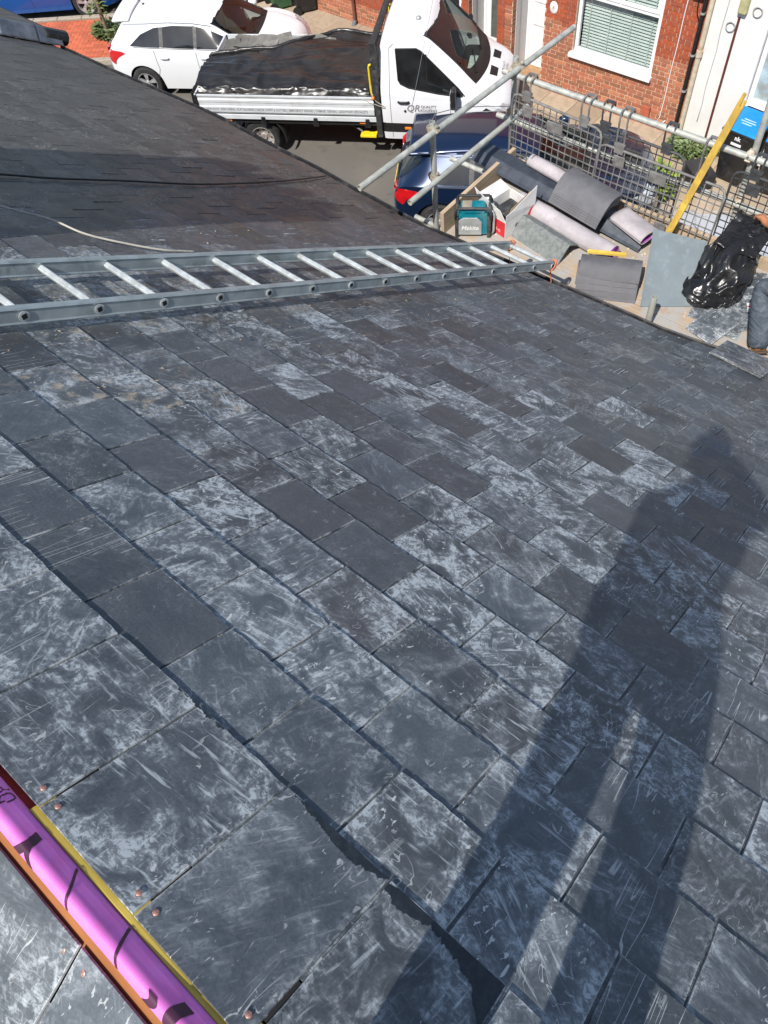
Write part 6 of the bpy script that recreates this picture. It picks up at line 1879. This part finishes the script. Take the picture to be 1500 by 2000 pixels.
# ------------------------------------------------------------------ people
n = NT('skin'); v = n.obj()
n.set(n.mix(n.ramp(n.noise(v, 18, 4), .3, .7), (.36, .155, .075), (.45, .20, .10)), .5, 0, .4); n.bump(n.noise(v, 120, 3), .15, .003); M_SKIN = n.m
n = NT('work_trousers'); v = n.obj()
w1 = n.noise(n.mapping(v, (9, 9, 22)), 1.0, 4, .6, .9)
c = n.mix(n.ramp(w1, .3, .7), (.050, .065, .085), (.095, .115, .14))
c = n.mix(n.ramp(n.noise(v, 12, 6, .7), .5, .68, 0, .5), c, (.20, .22, .235))
n.set(c, .85, 0, .2); n.bump(w1, .9, .02); M_TROU = n.m
M_SHIRT = plain('dark_shirt', (.02, .022, .028), .85, var=.3, bump=.4, bscale=20, bdist=.01)
M_BOOT = plain('tan_boot', (.20, .13, .07), .75, var=.25, dirt=(.4, .35, .28))
M_HAIR = plain('dark_hair', (.02, .014, .010), .7, var=.3, bump=.5)
def skinmesh(name, nodes, edges, mt, parent, root=0, sub=2):
    """nodes: (x, y, z, radius)"""
    me = bpy.data.meshes.new(name)
    me.from_pydata([q[:3] for q in nodes], edges, [])
    o = bpy.data.objects.new(name, me); link(o, parent)
    md = o.modifiers.new('skin', 'SKIN'); md.use_smooth_shade = True
    sv = me.skin_vertices[0].data
    for i, q in enumerate(nodes):
        rr = q[3]; sv[i].radius = (rr, rr) if not isinstance(rr, tuple) else rr
        sv[i].use_root = i == root
    s_ = o.modifiers.new('sub', 'SUBSURF'); s_.levels = sub; s_.render_levels = sub
    me.materials.append(mt)
    return o
def chain(nodes, edges, pts, start=None):
    prev = start
    for p in pts:
        nodes.append(p)
        if prev is not None: edges.append((prev, len(nodes) - 1))
        prev = len(nodes) - 1
    return prev
def hand(nodes, edges, wrist, d, palm_n, curl=.5, s=1.0):
    """palm and five bent fingers growing from the wrist node"""
    d = Vector(d).normalized(); pn = Vector(palm_n).normalized(); sd = d.cross(pn).normalized()
    w = Vector(nodes[wrist][:3])
    pal = chain(nodes, edges, [(*(w + d * .045 * s), .026 * s), (*(w + d * .085 * s), .027 * s)], wrist)
    pc2 = Vector(nodes[pal][:3])
    for k, (off, L_) in enumerate(((-.030, .068), (-.010, .080), (.010, .075), (.028, .060))):
        p0 = pc2 + sd * off * s
        a1 = (d * math.cos(curl * .5) + pn * math.sin(curl * .5)); a2 = (d * math.cos(curl * 1.3) + pn * math.sin(curl * 1.3)); a3 = (d * math.cos(curl * 2.1) + pn * math.sin(curl * 2.1))
        p1 = p0 + a1 * L_ * .45 * s; p2 = p1 + a2 * L_ * .33 * s; p3 = p2 + a3 * L_ * .26 * s
        chain(nodes, edges, [(*p0, .0095 * s), (*p1, .009 * s), (*p2, .0085 * s), (*p3, .0075 * s)], pal)
    t0 = w + d * .03 * s - sd * .030 * s; t1 = t0 + (d * .6 - sd * .55 + pn * .5).normalized() * .038 * s; t2 = t1 + (d * .8 + pn * .6).normalized() * .030 * s
    chain(nodes, edges, [(*t0, .012 * s), (*t1, .0105 * s), (*t2, .0085 * s)], pal - 1)
def person(label, loc, P, curl=(.6, .6), hands=((1, 0, 0), (1, 0, 0)), palms=((0, 0, -1), (0, 0, -1)), top=M_SHIRT, sleeves='short', face=(1, 0, 0), fat=1.0):
    """P: dict of joints relative to loc"""
    t = thing('person', label, 'person', loc)
    g = {k: Vector(v_) for k, v_ in P.items()}
    N_, E_ = [], []
    pv = chain(N_, E_, [(*g['pelvis'], .125), (*g['pelvis'].lerp(g['chest'], .5), .118), (*g['chest'], .135)])
    nk = chain(N_, E_, [(*g['chest'].lerp(g['neck'], .75), .09), (*g['neck'], .052), (*g['neck'].lerp(g['head'], .45), .06), (*g['head'], .088), (*(g['head'] + (g['head'] - g['neck']).normalized() * .075), .075)], pv)
    for i, s_ in enumerate('lr'):
        wr_ = chain(N_, E_, [(*g['sh' + s_], .062), (*g['sh' + s_].lerp(g['el' + s_], .5), .048), (*g['el' + s_], .040), (*g['el' + s_].lerp(g['wr' + s_], .35), .041), (*g['wr' + s_], .027)], pv)
        hand(N_, E_, wr_, hands[i], palms[i], curl[i])
        chain(N_, E_, [(*g['hip' + s_], .10), (*g['hip' + s_].lerp(g['kn' + s_], .5), .078), (*g['kn' + s_], .056), (*g['kn' + s_].lerp(g['an' + s_], .35), .054), (*g['an' + s_], .036), (*g['to' + s_], .030)], 0)
    b_ = skinmesh('body', N_, E_, M_SKIN, t)
    N2, E2 = [], []
    chain(N2, E2, [(*g['pelvis'], .148), (*g['pelvis'].lerp(g['chest'], .18), .145)])
    for s_ in 'lr':
        chain(N2, E2, [(*g['hip' + s_], .118), (*g['hip' + s_].lerp(g['kn' + s_], .5), .094), (*g['kn' + s_], .086), (*g['kn' + s_].lerp(g['an' + s_], .4), .084), (*g['kn' + s_].lerp(g['an' + s_], .8), .082), (*g['kn' + s_].lerp(g['an' + s_], 1.02), .086)], 0)
    skinmesh('trousers', N2, E2, M_TROU, t)
    N3, E3 = [], []
    c_ = chain(N3, E3, [(*g['pelvis'].lerp(g['chest'], .05), .148 * fat), (*g['pelvis'].lerp(g['chest'], .5), .140 * fat), (*g['chest'], .156 * fat), (*g['chest'].lerp(g['neck'], .7), .105)])
    for s_ in 'lr':
        q = [(*g['sh' + s_], .080), (*g['sh' + s_].lerp(g['el' + s_], .6), .066)]
        if sleeves == 'long': q += [(*g['el' + s_], .072), (*g['el' + s_].lerp(g['wr' + s_], .9), .05)]
        chain(N3, E3, q, c_ - 1)
    skinmesh('shirt', N3, E3, top, t)
    for s_ in 'lr':
        d_ = (g['to' + s_] - g['an' + s_])
        skinmesh('boot', [(*(g['an' + s_] + Vector((0, 0, .05))), .055), (*(g['an' + s_] - d_ * .25), .050), (*(g['an' + s_] + d_ * .5), .046), (*(g['to' + s_]), .042)], [(0, 1), (0, 2), (2, 3)], M_BOOT, t)
    hd = g['head']; up = (g['head'] - g['neck']).normalized(); fw = Vector(face).normalized(); fw = (fw - up * fw.dot(up)).normalized(); sd = up.cross(fw)
    h_ = MB(); h_.grid(lambda u, v: hd + up * .02 - fw * .012 + (sd * math.cos(2 * math.pi * u) * .092 + fw * math.sin(2 * math.pi * u) * .105) * math.sin(v * 1.75) + up * .112 * math.cos(v * 1.75), 20, 10); h_.build('hair', M_HAIR, t, smooth=True)
    fc = MB()
    fc.lathe([(0, -.02), (.014, -.012), (.010, .01), (0, .022)], 8, M=frame(sd, fw, up), o=hd + fw * .098 - up * .012)
    for s_ in (-1, 1):
        fc.lathe([(0, -.03), (.014, -.02), (.016, .015), (0, .032)], 8, M=frame(fw, sd, up), o=hd + sd * s_ * .092 - up * .01)
    fc.build('nose_and_ears', M_SKIN, t, smooth=True)
    ey = MB()
    for s_ in (-1, 1): ey.lathe([(0, -.009), (.009, 0), (0, .009)], 8, M=frame(sd, fw, up), o=hd + fw * .088 + sd * s_ * .033 + up * .015)
    ey.build('eye', plain('eye_white', (.7, .7, .68), .2), t, smooth=True)
    mo = MB(); mo.box((-.024, -.004, -.005), (.024, .004, .005), M=frame(sd, fw, up), o=hd + fw * .088 - up * .052); mo.build('mouth', plain('lips', (.30, .09, .07), .5), t, bevel=.003)
    return t
# worker crouching on the platform, only knee and forearm reach into the picture
person('worker in dusty dark trousers crouching at the right edge, gripping the black sack', (4.62, .30, ZP),
       dict(pelvis=(-.12, -.10, .62), chest=(.20, .02, .98), neck=(.36, .06, 1.16), head=(.45, .08, 1.27),
            shl=(.20, .24, 1.00), ell=(.46, .56, .70), wrl=(.60, .86, .50), shr=(.26, -.18, 1.02), elr=(.48, -.22, .74), wrr=(.60, .02, .62),
            hipl=(-.08, .06, .58), knl=(.11, .615, .43), anl=(-.12, .43, .085), tol=(-.03, .50, .045),
            hipr=(-.10, -.22, .58), knr=(.28, -.25, .46), anr=(.0, -.28, .085), tor=(.20, -.28, .045)),
       curl=(.9, .6), hands=((.55, .75, .1), (1, .2, 0)), palms=((.1, .1, -1), (0, 0, -1)), face=(.7, .3, -.6))
# the photographer, whose shadow falls on the slates; holds the phone just behind the lens
fz = rp(.472, 0).z - .01
pb_ = Vector((-.315, -.115, fz))
FXh = Vector((FX.x, FX.y, 0)).normalized(); RXh = Vector((RX.x, RX.y, 0)).normalized()
def ph(f, r_, z): return FXh * f + RXh * r_ + Vector((0, 0, z))
gz = lambda y: 0.0
lensrel = Vector((0, 0, 9)) - pb_
camb = lensrel - FX * .055
person('photographer standing at the ridge whose shadow falls over the slates', pb_,
       dict(pelvis=ph(-.06, -.03, .92), chest=ph(-.08, -.05, 1.27), neck=ph(-.05, -.04, 1.48), head=ph(-.02, -.04, 1.65),
            shl=ph(-.08, -.18, 1.40), ell=ph(-.10, -.19, 1.13), wrl=ph(.02, -.15, .90),
            shr=ph(-.08, .18, 1.40), elr=ph(-.02, .27, 1.20), wrr=camb + RX * .035 + DX * .05 - FX * .09,
            hipl=ph(-.06, -.10, .88), knl=(-.02, .045, .47), anl=(-.02, .085, .085), tol=(-.10, .26, .04),
            hipr=ph(-.06, .10, .88), knr=(.02, -.16, .47), anr=(.03, -.135, .085), tor=(.02, .04, .04)),
       curl=(.7, .7), hands=((.2, 0, -1), (-DX * .8 - RX * .2)), palms=(RX, FX), top=M_SHIRT, sleeves='long', face=FXh, fat=1.22)
phn = MB(); phn.box((-.035, -.045, .012), (.035, .10, .020), M=frame(RX, DX, -FX)); tag(phn.build('phone', M_BLACK, None, loc=(0, 0, 9), bevel=.003), 'phone held by the photographer above the ridge', 'phone')
